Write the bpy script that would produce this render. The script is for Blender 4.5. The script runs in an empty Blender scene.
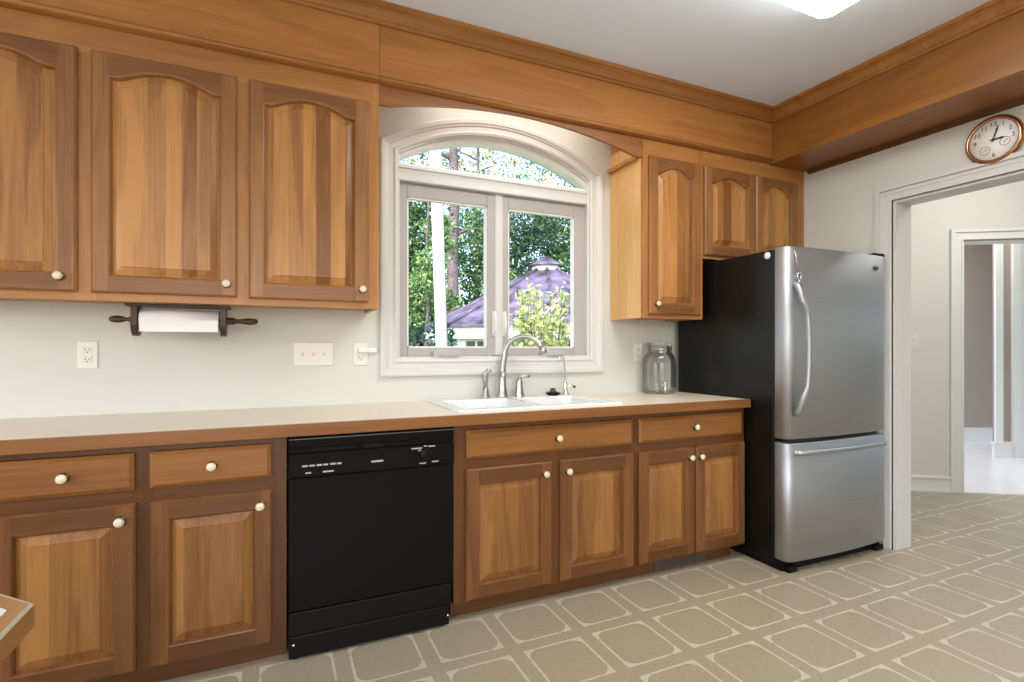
import bpy, bmesh, math, random
from mathutils import Vector, Matrix
C = bpy.context.scene
COL = C.collection
random.seed(7)
PI = math.pi

# ------------------------------------------------------------------ camera, sky, sun, lamps, exposure
cam = bpy.data.cameras.new('camera'); cam.sensor_width = 36; cam.sensor_fit = 'HORIZONTAL'
cam.lens = 520.5 / 1024 * 36; cam.shift_x = 0.0007; cam.shift_y = 0.0071; cam.clip_start = 0.02; cam.clip_end = 500
camo = bpy.data.objects.new('camera', cam); COL.objects.link(camo)
camo.location = (0, -2.80, 1.203); camo.rotation_euler = (PI / 2, 0, -math.radians(24.25))
C.camera = camo
C.view_settings.view_transform = 'Standard'; C.view_settings.look = 'None'
C.view_settings.gamma = 1; C.view_settings.use_curve_mapping = False
C.view_settings.exposure = -0.20
W = bpy.data.worlds.new('sky'); C.world = W; W.use_nodes = True
nt = W.node_tree; bg = nt.nodes['Background']; sky = nt.nodes.new('ShaderNodeTexSky')
sky.sky_type = 'NISHITA'; sky.sun_disc = False; sky.sun_elevation = math.radians(48); sky.sun_rotation = math.radians(215)
sky.air_density = 1.0; sky.dust_density = 3.0
nt.links.new(sky.outputs[0], bg.inputs[0]); bg.inputs[1].default_value = 0.85

def lamp(name, kind, loc, rot, energy, size=None, color=(1, 1, 1)):
    l = bpy.data.lights.new(name, kind); l.energy = energy; l.color = color
    if kind == 'AREA':
        l.shape = 'RECTANGLE'; l.size, l.size_y = size
    o = bpy.data.objects.new(name, l); o.location = loc; o.rotation_euler = rot; COL.objects.link(o); return o
sun = lamp('sun', 'SUN', (-5, -5, 9), (0, 0, 0), 5.5, color=(1, .95, .86)); sun.data.angle = .01
sun.rotation_euler = Vector((.5, .42, -.75)).to_track_quat('-Z', 'Y').to_euler()
LAMP_K = 1.0
lamp('rear_fill_light', 'AREA', (-.9, -5.28, 1.55), (PI / 2, 0, 0), 44 * LAMP_K, (3.4, 1.7), (.97, .98, 1))  # added fill light behind the camera; the rear window is made up
lamp('side_fill_light', 'AREA', (-2.72, -2.4, 1.55), (PI / 2, 0, -PI / 2), 20 * LAMP_K, (2.2, 1.5), (.97, .98, 1))  # added fill from the left, no window known on that side
lamp('overhead_fill_light', 'AREA', (-.9, -3.3, 2.74), (0, 0, 0), 21 * LAMP_K, (1.2, .6), (1, .98, .95))  # unseen overhead fill behind the camera, added to light the cabinets
lamp('hall_fill_light', 'AREA', (4.6, -1.35, 2.92), (0, 0, 0), 34 * LAMP_K, (1.0, 1.0), (1, .97, .93))  # added to brighten the hall, its source is invented
lamp('far_room_fill_light', 'AREA', (6.6, .35, 2.92), (0, 0, 0), 44 * LAMP_K, (1.2, 1.2), (1, .95, .93))  # invented fill that brightens the room beyond the hall
lamp('over_sink_lamp', 'AREA', (1.25, -.19, 2.66), (0, 0, 0), 4.2 * LAMP_K, (1.0, .10), (1, .95, .88))

# ------------------------------------------------------------------ materials
def nodes(name):
    m = bpy.data.materials.new(name); m.use_nodes = True
    t = m.node_tree; return m, t, t.nodes['Principled BSDF']
def N(t, kind, **kw):
    n = t.nodes.new(kind)
    for k, v in kw.items():
        if k in ('op',): n.operation = v
        else: setattr(n, k, v)
    return n
def mth(t, op, a, b=None, c=None, clamp=False):
    n = t.nodes.new('ShaderNodeMath'); n.operation = op; n.use_clamp = clamp
    for i, v in enumerate((a, b, c)):
        if v is None: continue
        if isinstance(v, (int, float)): n.inputs[i].default_value = v
        else: t.links.new(v, n.inputs[i])
    return n.outputs[0]
def mix(t, fac, a, b, blend='MIX'):
    n = t.nodes.new('ShaderNodeMix'); n.data_type = 'RGBA'; n.blend_type = blend
    for s, v in ((n.inputs[0], fac), (n.inputs[6], a), (n.inputs[7], b)):
        if isinstance(v, (int, float)): s.default_value = v
        elif isinstance(v, tuple): s.default_value = v if len(v) == 4 else v + (1,)
        else: t.links.new(v, s)
    return n.outputs[2]
def srgb(r, g, b):
    f = lambda c: (c / 255 / 12.92) if c / 255 <= .04045 else ((c / 255 + .055) / 1.055) ** 2.4
    return (f(r), f(g), f(b))
def plain(name, col, rough=.5, metal=0, spec=.5, bump=0, bscale=200, vary=0, vscale=6, coat=0):
    m, t, p = nodes(name)
    p.inputs['Base Color'].default_value = col + (1,); p.inputs['Roughness'].default_value = rough
    p.inputs['Metallic'].default_value = metal; p.inputs['Specular IOR Level'].default_value = spec
    if coat: p.inputs['Coat Weight'].default_value = coat; p.inputs['Coat Roughness'].default_value = .1
    if bump or vary:
        tc = N(t, 'ShaderNodeTexCoord')
    if vary:
        n = N(t, 'ShaderNodeTexNoise'); n.inputs['Scale'].default_value = vscale; n.inputs['Detail'].default_value = 5
        t.links.new(tc.outputs['Object'], n.inputs['Vector'])
        lo = tuple(c * (1 - vary) for c in col); hi = tuple(min(1, c * (1 + vary)) for c in col)
        mr = N(t, 'ShaderNodeMapRange'); mr.inputs[1].default_value = .3; mr.inputs[2].default_value = .7
        t.links.new(n.outputs['Fac'], mr.inputs[0])
        t.links.new(mix(t, mr.outputs[0], lo, hi), p.inputs['Base Color'])
    if bump:
        n = N(t, 'ShaderNodeTexNoise'); n.inputs['Scale'].default_value = bscale; n.inputs['Detail'].default_value = 3
        t.links.new(tc.outputs['Object'], n.inputs['Vector'])
        b = N(t, 'ShaderNodeBump'); b.inputs['Strength'].default_value = bump; b.inputs['Distance'].default_value = .002
        t.links.new(n.outputs['Fac'], b.inputs['Height']); t.links.new(b.outputs[0], p.inputs['Normal'])
    return m
def wood(name, light, dark, axis='z', strip=0.0, strip_amt=.5, rough=.33, figure=.5, spec=.35):
    """cherry wood: long grain along axis, optional glued-up strips across it"""
    m, t, p = nodes(name)
    tc = N(t, 'ShaderNodeTexCoord'); oi = N(t, 'ShaderNodeObjectInfo')
    off = N(t, 'ShaderNodeVectorMath', operation='SCALE'); off.inputs[0].default_value = (17.3, 9.1, 23.7)
    t.links.new(oi.outputs['Random'], off.inputs['Scale'])
    add = N(t, 'ShaderNodeVectorMath', operation='ADD')
    t.links.new(tc.outputs['Object'], add.inputs[0]); t.links.new(off.outputs[0], add.inputs[1])
    sep = N(t, 'ShaderNodeSeparateXYZ'); t.links.new(add.outputs[0], sep.inputs[0])
    across = {'z': sep.outputs['X'], 'x': sep.outputs['Z'], 'y': sep.outputs['Z']}[axis]
    vec = add.outputs[0]
    if strip:
        v1 = N(t, 'ShaderNodeTexVoronoi'); v1.voronoi_dimensions = '1D'; v1.feature = 'F1'
        v1.inputs['Scale'].default_value = 1 / strip; v1.inputs['Randomness'].default_value = .75
        t.links.new(across, v1.inputs['W'])
        sc = N(t, 'ShaderNodeSeparateColor'); t.links.new(v1.outputs['Color'], sc.inputs[0])
        # every strip has its own piece of grain
        o2 = N(t, 'ShaderNodeVectorMath', operation='SCALE'); o2.inputs[0].default_value = (3.1, 5.7, 8.3)
        t.links.new(sc.outputs['Green'], o2.inputs['Scale'])
        a2 = N(t, 'ShaderNodeVectorMath', operation='ADD'); t.links.new(vec, a2.inputs[0]); t.links.new(o2.outputs[0], a2.inputs[1])
        vec = a2.outputs[0]
    def stretched(al, ac, detail, dist):
        mp = N(t, 'ShaderNodeMapping'); s = [ac, ac, ac]; s['xyz'.index(axis)] = al
        mp.inputs['Scale'].default_value = s; t.links.new(vec, mp.inputs['Vector'])
        n = N(t, 'ShaderNodeTexNoise'); n.inputs['Scale'].default_value = 1; n.inputs['Detail'].default_value = detail
        n.inputs['Distortion'].default_value = dist; t.links.new(mp.outputs[0], n.inputs['Vector'])
        return n.outputs['Fac']
    broad = stretched(1.1, 9, 3, .9)
    fine = stretched(2.6, 120, 4, .2)
    ring = mth(t, 'MULTIPLY', broad, 9.0)
    ring = mth(t, 'PINGPONG', ring, 1.0)
    g = mth(t, 'MULTIPLY', ring, .30 * figure)
    g = mth(t, 'ADD', g, mth(t, 'MULTIPLY', mth(t, 'SUBTRACT', broad, .5), 1.2))
    g = mth(t, 'ADD', g, mth(t, 'MULTIPLY', mth(t, 'SUBTRACT', fine, .5), .8))
    g = mth(t, 'ADD', g, .42)
    if strip:
        g = mth(t, 'ADD', g, mth(t, 'MULTIPLY', mth(t, 'SUBTRACT', sc.outputs['Red'], .5), 1.6 * strip_amt))
    g = mth(t, 'ADD', g, mth(t, 'MULTIPLY', mth(t, 'SUBTRACT', oi.outputs['Random'], .5), .14), clamp=True)
    col = mix(t, g, dark, light)
    t.links.new(col, p.inputs['Base Color'])
    p.inputs['Roughness'].default_value = rough; p.inputs['Specular IOR Level'].default_value = spec
    b = N(t, 'ShaderNodeBump'); b.inputs['Strength'].default_value = .06; b.inputs['Distance'].default_value = .001
    t.links.new(fine, b.inputs['Height']); t.links.new(b.outputs[0], p.inputs['Normal'])
    return m
def emit(name, col, s):
    m, t, p = nodes(name); p.inputs['Base Color'].default_value = col + (1,)
    p.inputs['Emission Color'].default_value = col + (1,); p.inputs['Emission Strength'].default_value = s; return m
def glass(name, tint=(1, 1, 1), rough=0.0, thin=True):
    m, t, p = nodes(name)
    if thin:
        tr = N(t, 'ShaderNodeBsdfTransparent'); tr.inputs[0].default_value = tint + (1,)
        gl = N(t, 'ShaderNodeBsdfGlossy'); gl.inputs['Roughness'].default_value = .02
        fr = N(t, 'ShaderNodeFresnel'); fr.inputs[0].default_value = 1.45
        ms = N(t, 'ShaderNodeMixShader'); t.links.new(mth(t, 'MULTIPLY', fr.outputs[0], .15), ms.inputs[0])
        t.links.new(tr.outputs[0], ms.inputs[1]); t.links.new(gl.outputs[0], ms.inputs[2])
        t.links.new(ms.outputs[0], t.nodes['Material Output'].inputs[0])
    else:
        p.inputs['Base Color'].default_value = tint + (1,); p.inputs['Roughness'].default_value = rough
        p.inputs['Transmission Weight'].default_value = 1; p.inputs['IOR'].default_value = 1.45
    return m
def leaf_mat(name, a, b, trans=.35):
    m, t, p = nodes(name)
    g = N(t, 'ShaderNodeNewGeometry')
    t.links.new(mix(t, g.outputs['Random Per Island'], a, b), p.inputs['Base Color'])
    p.inputs['Roughness'].default_value = .5
    tl = N(t, 'ShaderNodeBsdfTranslucent'); t.links.new(mix(t, g.outputs['Random Per Island'], a, b), tl.inputs[0])
    ms = N(t, 'ShaderNodeMixShader'); ms.inputs[0].default_value = trans
    t.links.new(p.outputs[0], ms.inputs[1]); t.links.new(tl.outputs[0], ms.inputs[2])
    t.links.new(ms.outputs[0], t.nodes['Material Output'].inputs[0]); return m

LIGHT = (.56, .285, .105); MID = (.40, .175, .062); RED = (.235, .088, .036); DARKW = (.13, .045, .018)
M = {}
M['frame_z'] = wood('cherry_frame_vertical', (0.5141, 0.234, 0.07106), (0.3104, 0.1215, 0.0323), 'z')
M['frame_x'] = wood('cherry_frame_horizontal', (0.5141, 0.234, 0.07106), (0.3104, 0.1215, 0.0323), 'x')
M['stile_up_lit'] = wood('cherry_upper_stile_lit', (.38, .17, 0.0561), (.18, .074, 0.02295), 'z')  # lighter copy of the stile wood; brighter light on upper doors put into colour
M['rail_up_lit'] = wood('cherry_upper_rail_lit', (.28, .115, 0.03825), (.135, .053, 0.017), 'x')  # rail wood lightened the same way, light added through the colour
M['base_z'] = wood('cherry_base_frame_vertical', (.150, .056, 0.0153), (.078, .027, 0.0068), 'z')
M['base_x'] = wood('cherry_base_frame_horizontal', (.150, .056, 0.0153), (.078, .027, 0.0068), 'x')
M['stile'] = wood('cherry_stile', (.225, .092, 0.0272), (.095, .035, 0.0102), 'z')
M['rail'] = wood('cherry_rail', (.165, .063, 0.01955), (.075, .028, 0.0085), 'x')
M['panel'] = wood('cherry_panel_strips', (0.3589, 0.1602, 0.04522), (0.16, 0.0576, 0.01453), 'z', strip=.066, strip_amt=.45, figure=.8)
M['panel_up_lit'] = wood('cherry_upper_panel_strips_lit', (0.5044, 0.2358, 0.07429), (0.2085, 0.0792, 0.0218), 'z', strip=.062, strip_amt=.55, figure=.8)  # upper panels brightened by colour in place of light
M['drawer'] = wood('cherry_drawer_front', (0.3201, 0.1305, 0.03392), (0.1503, 0.0522, 0.01211), 'x')
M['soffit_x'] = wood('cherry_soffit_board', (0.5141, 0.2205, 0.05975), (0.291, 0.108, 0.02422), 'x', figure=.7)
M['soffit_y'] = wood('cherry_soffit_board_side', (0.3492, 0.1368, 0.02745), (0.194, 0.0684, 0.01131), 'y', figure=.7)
M['crown_x'] = wood('cherry_crown', (0.4462, 0.189, 0.04845), (0.2522, 0.0945, 0.02099), 'x')
M['valance'] = wood('cherry_valance', (0.3589, 0.1485, 0.04845), (0.2134, 0.0765, 0.02261), 'x')
M['side'] = wood('lit_end_panel', (.80, .50, .21), (.58, .31, .10), 'z', strip=.11, strip_amt=.3)  # paler than the frames: light from window and sink put into the colour
M['edge'] = wood('oak_edge_strip', (.27, .11, .03), (.15, .053, .014), 'x')
M['table'] = wood('table_oak', (.46, .24, .085), (.25, .115, .032), 'y')
M['darkwood'] = wood('dark_walnut', (.085, .04, .022), (.035, .015, .009), 'x', rough=.35)
M['wall'] = plain('cream_wall_paint', (.64, .645, .59), .7, bump=.05, bscale=300)
M['hall_wall'] = plain('hall_wall_paint', (.72, .70, .64), .7)
M['beige'] = plain('beige_wall_paint', (.40, .325, .28), .7)
M['ceiling'] = plain('ceiling_paint', (.80, .88, .97), .85)
M['trim'] = plain('white_trim_paint', (.64, .635, .61), .4)
M['sash'] = plain('beige_sash_paint', (.43, .405, .385), .4)
M['white'] = plain('white_trim_bright', (.82, .80, .76), .4)
M['crank'] = plain('grey_crank_metal', (.48, .46, .44), .4)
M['plate'] = plain('ivory_plastic', (.78, .75, .67), .35)
M['slot'] = plain('dark_slot', (.05, .045, .04), .6)
M['laminate'] = plain('cream_laminate', (.76, .66, .52), .30, vary=.05, vscale=90)
M['porcelain'] = plain('white_porcelain', (.72, .72, .715), .15, coat=.3)
M['nickel'] = plain('brushed_nickel', (.47, .455, .425), .3, metal=1)
M['chrome'] = plain('chrome', (.75, .75, .74), .1, metal=1)
M['brass'] = plain('aged_brass', (.13, .075, .03), .35, metal=1)
M['knob'] = plain('porcelain_knob', (.70, .60, .43), .2, coat=.5)
M['black'] = plain('black_gloss', (.006, .0052, .0048), .2, spec=.10)
M['blackmatte'] = plain('black_plastic', (.007, .0062, .0058), .4, spec=.12)
M['blackside'] = plain('textured_black_steel', (.004, .0045, .004), .30, bump=.45, bscale=90, spec=.32)
M['mark'] = plain('white_print', (.42, .42, .41), .5)
M['greymark'] = plain('grey_print', (.12, .12, .12), .5)
M['paper'] = plain('white_paper', (.83, .80, .80), .9, bump=.2, bscale=80)
M['copper'] = plain('copper_rim', (.52, .26, .15), .2, metal=1)
M['dial'] = plain('clock_dial', (.86, .86, .82), .5)
M['ink'] = plain('black_ink', (.02, .02, .02), .5)
M['lens'] = emit('light_diffuser', (1, .98, .95), 15.0)
M['lens_side'] = emit('light_diffuser_side', (1, .98, .95), 7.0)
M['glass'] = glass('window_glass')
m, t, p = nodes('jar_glass'); M['jar'] = m
lw = N(t, 'ShaderNodeLayerWeight'); lw.inputs[0].default_value = .22
tr = N(t, 'ShaderNodeBsdfTransparent'); t.links.new(mix(t, lw.outputs['Facing'], (.99, .99, .985), (.90, .91, .90)), tr.inputs[0])
gl = N(t, 'ShaderNodeBsdfGlossy'); gl.inputs['Roughness'].default_value = .03
fr_ = N(t, 'ShaderNodeFresnel'); fr_.inputs[0].default_value = 1.45; ms = N(t, 'ShaderNodeMixShader')
t.links.new(mth(t, 'MULTIPLY', fr_.outputs[0], .7), ms.inputs[0]); t.links.new(tr.outputs[0], ms.inputs[1]); t.links.new(gl.outputs[0], ms.inputs[2])
t.links.new(ms.outputs[0], t.nodes['Material Output'].inputs[0])
M['whitefloor'] = plain('pale_stone_floor', (.80, .75, .71), .25, vary=.05, vscale=2)
M['tile_white'] = plain('white_tile', (.75, .76, .72), .2)
M['greyedge'] = plain('worn_pale_edge', (.42, .36, .28), .5)
M['ventmetal'] = plain('brown_register_metal', (.075, .05, .03), .45)
M['bark'] = plain('grey_bark', (.12, .095, .10), .9, vary=.6, vscale=14)
M['grass'] = plain('lawn_grass', (.10, .20, .05), .9, vary=.4, vscale=3)
M['shingle'] = plain('violet_grey_shingle', (.075, .062, .105), .8, vary=.95, vscale=3)  # wide tone swing paints sunlit streaks into the roof
M['whitewood'] = plain('white_painted_timber', (.80, .80, .80), .5)
M['pane'] = plain('dark_window_pane', (.05, .06, .09), .1)
# brushed stainless steel
m, t, p = nodes('brushed_stainless'); M['steel'] = m
tc = N(t, 'ShaderNodeTexCoord'); mp = N(t, 'ShaderNodeMapping'); mp.inputs['Scale'].default_value = (3, 3, 260)
t.links.new(tc.outputs['Object'], mp.inputs[0]); n = N(t, 'ShaderNodeTexNoise'); n.inputs['Scale'].default_value = 1; n.inputs['Detail'].default_value = 4
t.links.new(mp.outputs[0], n.inputs['Vector'])
t.links.new(mix(t, n.outputs['Fac'], (.39, .40, .425), (.49, .50, .525)), p.inputs['Base Color'])
p.inputs['Metallic'].default_value = 1; p.inputs['Roughness'].default_value = .48; p.inputs['Anisotropic'].default_value = .3
# patterned sheet vinyl: squares framed by a pale line, set 0.317 m apart
m, t, p = nodes('patterned_sheet_vinyl'); M['vinyl'] = m
PER = .317
tc = N(t, 'ShaderNodeTexCoord'); sp = N(t, 'ShaderNodeSeparateXYZ'); t.links.new(tc.outputs['Object'], sp.inputs[0])
def cell(s, o): return mth(t, 'SUBTRACT', mth(t, 'FRACT', mth(t, 'DIVIDE', mth(t, 'SUBTRACT', s, o), PER)), .5)
cu = cell(sp.outputs['X'], 1.814 - 20 * PER); cv = cell(sp.outputs['Y'], -.908 - 40 * PER)
au = mth(t, 'MULTIPLY', mth(t, 'ABSOLUTE', cu), PER); av = mth(t, 'MULTIPLY', mth(t, 'ABSOLUTE', cv), PER)
dmax = mth(t, 'MAXIMUM', au, av)
def rbox(h, r):
    qx = mth(t, 'MAXIMUM', mth(t, 'SUBTRACT', au, h - r), 0.0); qy = mth(t, 'MAXIMUM', mth(t, 'SUBTRACT', av, h - r), 0.0)
    return mth(t, 'SUBTRACT', mth(t, 'SQRT', mth(t, 'ADD', mth(t, 'MULTIPLY', qx, qx), mth(t, 'MULTIPLY', qy, qy))), r)
inner = rbox(.1185, .046)
def band(val, c, w):     # 1 where |val-c| < w
    return mth(t, 'LESS_THAN', mth(t, 'ABSOLUTE', mth(t, 'SUBTRACT', val, c)), w)
frame_w = mth(t, 'MULTIPLY', mth(t, 'LESS_THAN', dmax, .131), mth(t, 'GREATER_THAN', inner, 0.0))
# small ribbon ticks across the pale line near two opposite corners
dia = mth(t, 'MULTIPLY', cu, cv)
tick = mth(t, 'MULTIPLY', band(mth(t, 'MINIMUM', au, av), .078, .0025), mth(t, 'LESS_THAN', dia, 0.0))
tick2 = mth(t, 'MULTIPLY', band(mth(t, 'MINIMUM', au, av), .066, .0020), mth(t, 'LESS_THAN', dia, 0.0))
lines = mth(t, 'MAXIMUM', band(inner, 0.0, .0014), band(dmax, .132, .0011))
lines = mth(t, 'MAXIMUM', lines, mth(t, 'MULTIPLY', mth(t, 'MAXIMUM', tick, tick2), frame_w))
outside = mth(t, 'GREATER_THAN', dmax, .132)
grain = mth(t, 'MULTIPLY', mth(t, 'MAXIMUM', band(dmax, .1405, .0008), band(dmax, .1535, .0010)), .7)
n1 = N(t, 'ShaderNodeTexNoise'); n1.inputs['Scale'].default_value = 60; n1.inputs['Detail'].default_value = 6; t.links.new(tc.outputs['Object'], n1.inputs['Vector'])
n2 = N(t, 'ShaderNodeTexNoise'); n2.inputs['Scale'].default_value = 2.2; n2.inputs['Detail'].default_value = 3; t.links.new(tc.outputs['Object'], n2.inputs['Vector'])
base = mix(t, n1.outputs['Fac'], (.30, .25, .165), (.42, .355, .25))
strip_c = mix(t, n1.outputs['Fac'], (.315, .265, .175), (.435, .37, .26))
c = mix(t, outside, base, strip_c)
c = mix(t, frame_w, c, mix(t, n1.outputs['Fac'], (.50, .445, .345), (.66, .60, .475)))
c = mix(t, mth(t, 'MULTIPLY', mth(t, 'MAXIMUM', lines, grain), .50), c, (.13, .10, .06))
c = mix(t, mth(t, 'MULTIPLY', n2.outputs['Fac'], .25), c, (.30, .24, .16))
t.links.new(c, p.inputs['Base Color']); p.inputs['Roughness'].default_value = .33; p.inputs['Specular IOR Level'].default_value = .45
bp = N(t, 'ShaderNodeBump'); bp.inputs['Strength'].default_value = .12; bp.inputs['Distance'].default_value = .001
t.links.new(mth(t, 'SUBTRACT', n1.outputs['Fac'], lines), bp.inputs['Height']); t.links.new(bp.outputs[0], p.inputs['Normal'])

# ------------------------------------------------------------------ mesh building
WORLD = {}
class MB:
    def __init__(s, mats, smooth=False):
        s.v, s.f, s.mi = [], [], []; s.mats = mats if isinstance(mats, (list, tuple)) else [mats]; s.sm = []; s.smooth = smooth
    def add(s, vs, fs, mi=0, smooth=None):
        o = len(s.v); s.v += [tuple(v) for v in vs]
        for f in fs:
            s.f.append([i + o for i in f]); s.mi.append(mi); s.sm.append(s.smooth if smooth is None else smooth)
        return s
    def box(s, x0, y0, z0, x1, y1, z1, mi=0):
        x0, x1 = sorted((x0, x1)); y0, y1 = sorted((y0, y1)); z0, z1 = sorted((z0, z1))
        vs = [(x, y, z) for z in (z0, z1) for y in (y0, y1) for x in (x0, x1)]
        return s.add(vs, [(0, 2, 3, 1), (4, 5, 7, 6), (0, 1, 5, 4), (2, 6, 7, 3), (0, 4, 6, 2), (1, 3, 7, 5)], mi, False)
    def bbox(s, x0, y0, z0, x1, y1, z1, r=.003, mi=0, seg=2):
        bm = bmesh.new(); bmesh.ops.create_cube(bm, size=1)
        for v in bm.verts: v.co = Vector(((x0 + x1) / 2 + v.co.x * abs(x1 - x0), (y0 + y1) / 2 + v.co.y * abs(y1 - y0), (z0 + z1) / 2 + v.co.z * abs(z1 - z0)))
        bmesh.ops.bevel(bm, geom=bm.edges[:], offset=r, segments=seg, affect='EDGES', profile=.5)
        return s.bm(bm, mi, False)
    def bm(s, bm, mi=0, smooth=None):
        bm.verts.index_update(); s.add([v.co for v in bm.verts], [[v.index for v in f.verts] for f in bm.faces], mi, smooth); bm.free(); return s
    def lathe(s, c, prof, axis='z', seg=24, mi=0, cap=True, smooth=True):
        """prof: list of (radius, distance along axis)"""
        ax = {'x': (Vector((0, 1, 0)), Vector((0, 0, 1)), Vector((1, 0, 0))), 'y': (Vector((0, 0, 1)), Vector((1, 0, 0)), Vector((0, 1, 0))),
              '-y': (Vector((1, 0, 0)), Vector((0, 0, 1)), Vector((0, -1, 0))), '-x': (Vector((0, 0, 1)), Vector((0, 1, 0)), Vector((-1, 0, 0))),
              'z': (Vector((1, 0, 0)), Vector((0, 1, 0)), Vector((0, 0, 1)))}
        u, w, a = ax[axis] if isinstance(axis, str) else axis
        c = Vector(c); vs, fs = [], []
        for r, h in prof:
            for k in range(seg):
                th = 2 * PI * k / seg; vs.append(c + a * h + (u * math.cos(th) + w * math.sin(th)) * r)
        for i in range(len(prof) - 1):
            for k in range(seg):
                k2 = (k + 1) % seg; fs.append((i * seg + k, i * seg + k2, (i + 1) * seg + k2, (i + 1) * seg + k))
        s.add(vs, fs, mi, smooth)
        if cap:
            n = len(prof) - 1
            if prof[0][0] > 1e-5: s.add(vs[:seg], [tuple(range(seg - 1, -1, -1))], mi, False)
            if prof[n][0] > 1e-5: s.add(vs[n * seg:], [tuple(range(seg))], mi, False)
        return s
    def tube(s, pts, rad, seg=12, mi=0, cap=True, flat=1.0, ref=None):
        pts = [Vector(q) for q in pts]; n = len(pts)
        rs = rad if isinstance(rad, (list, tuple)) else [rad] * n
        vs, fs = [], []; prev = None
        for i, q in enumerate(pts):
            d = (pts[min(i + 1, n - 1)] - pts[max(i - 1, 0)]).normalized()
            if prev is None:
                h = Vector(ref) if ref else (Vector((0, 0, 1)) if abs(d.z) < .9 else Vector((1, 0, 0)))
                u = (h - d * h.dot(d)).normalized()
            else: u = (prev - d * prev.dot(d)).normalized()
            prev = u; w = d.cross(u)
            for k in range(seg):
                th = 2 * PI * k / seg; vs.append(q + (u * math.cos(th) + w * math.sin(th) * flat) * rs[i])
        for i in range(n - 1):
            for k in range(seg):
                k2 = (k + 1) % seg; fs.append((i * seg + k, i * seg + k2, (i + 1) * seg + k2, (i + 1) * seg + k))
        s.add(vs, fs, mi, True)
        if cap: s.add(vs[:seg], [tuple(range(seg - 1, -1, -1))], mi, False); s.add(vs[-seg:], [tuple(range(seg))], mi, False)
        return s
    def strip(s, a, b, mi=0, closed=False, smooth=False):
        n = len(a); vs = list(a) + list(b); fs = []
        for i in range(n if closed else n - 1):
            j = (i + 1) % n; fs.append((i, j, n + j, n + i))
        return s.add(vs, fs, mi, smooth)
    def prism(s, poly, axis, a, b, mi=0):
        """poly: 2D points; axis 'y': (x,z) pushed from y=a to y=b; 'z': (x,y); 'x': (y,z)"""
        f = {'y': lambda p_, h: (p_[0], h, p_[1]), 'z': lambda p_, h: (p_[0], p_[1], h), 'x': lambda p_, h: (h, p_[0], p_[1])}[axis]
        n = len(poly); A = [f(q, a) for q in poly]; B = [f(q, b) for q in poly]
        s.add(A, [tuple(range(n))], mi, False); s.add(B, [tuple(range(n))], mi, False)
        return s.strip(A, B, mi, True)
    def xf(s, fn):
        s.v = [tuple(fn(*v)) for v in s.v]; return s
    def build(s, name, parent=None, fix=True, origin=None):
        xs = list(zip(*s.v))
        o = Vector(origin) if origin else Vector(((min(xs[0]) + max(xs[0])) / 2, (min(xs[1]) + max(xs[1])) / 2, min(xs[2])))
        me = bpy.data.meshes.new(name); me.from_pydata([Vector(v) - o for v in s.v], [], s.f)
        for m_ in s.mats: me.materials.append(m_)
        for i, p_ in enumerate(me.polygons): p_.material_index = s.mi[i]; p_.use_smooth = s.sm[i]
        if fix:
            b = bmesh.new(); b.from_mesh(me); bmesh.ops.remove_doubles(b, verts=b.verts[:], dist=1e-5)
            bmesh.ops.recalc_face_normals(b, faces=b.faces[:]); b.to_mesh(me); b.free()
        ob = bpy.data.objects.new(name, me); COL.objects.link(ob)
        if parent is not None:
            ob.parent = parent; ob.location = o - WORLD[parent.name]
        else: ob.location = o
        WORLD[ob.name] = o
        return ob
def tag(o, label, cat, group=None, kind=None):
    o['label'] = label; o['category'] = cat
    if group: o['group'] = group
    if kind: o['kind'] = kind
    return o
def thing(name, loc, label, cat, group=None):
    o = bpy.data.objects.new(name, None); o.empty_display_size = .05; COL.objects.link(o); o.location = loc
    WORLD[o.name] = Vector(loc); return tag(o, label, cat, group)
def struct(o, label=None, cat='room'):
    o['kind'] = 'structure'
    if label: o['label'] = label
    o['category'] = cat
    return o
def copy_tree(o, parent=None):
    c_ = o.copy(); COL.objects.link(c_)
    if parent is not None: c_.parent = parent
    for ch in list(o.children): copy_tree(ch, c_)
    return c_
def text_mesh(body, size):
    cu_ = bpy.data.curves.new('lettering', 'FONT'); cu_.body = body; cu_.size = size; cu_.align_x = 'CENTER'; cu_.align_y = 'CENTER'
    ob = bpy.data.objects.new('lettering', cu_); COL.objects.link(ob)
    dg = bpy.context.evaluated_depsgraph_get(); me = bpy.data.meshes.new_from_object(ob.evaluated_get(dg))
    vs = [tuple(v.co) for v in me.vertices]; fs = [tuple(p_.vertices) for p_ in me.polygons]
    bpy.data.objects.remove(ob); bpy.data.curves.remove(cu_); bpy.data.meshes.remove(me)
    return vs, fs

# ------------------------------------------------------------------ setting: shell
CEIL = 2.78; XR = 3.36; XT = 3.51
AX, AY = 24.25, math.radians(24.25)
Fv = Vector((math.sin(AY), math.cos(AY), 0)); Rv = Vector((math.cos(AY), -math.sin(AY), 0))
D0 = Vector((4.868, -.16, 0)); Dt = Vector((.838, -.545, 0)).normalized(); Dn = Vector((-Dt.y, Dt.x, 0))   # angled hall wall; Dn points away from the kitchen
def dg(sv, h, z): q = D0 + Dt * sv + Dn * h; return (q.x, q.y, z)

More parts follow.
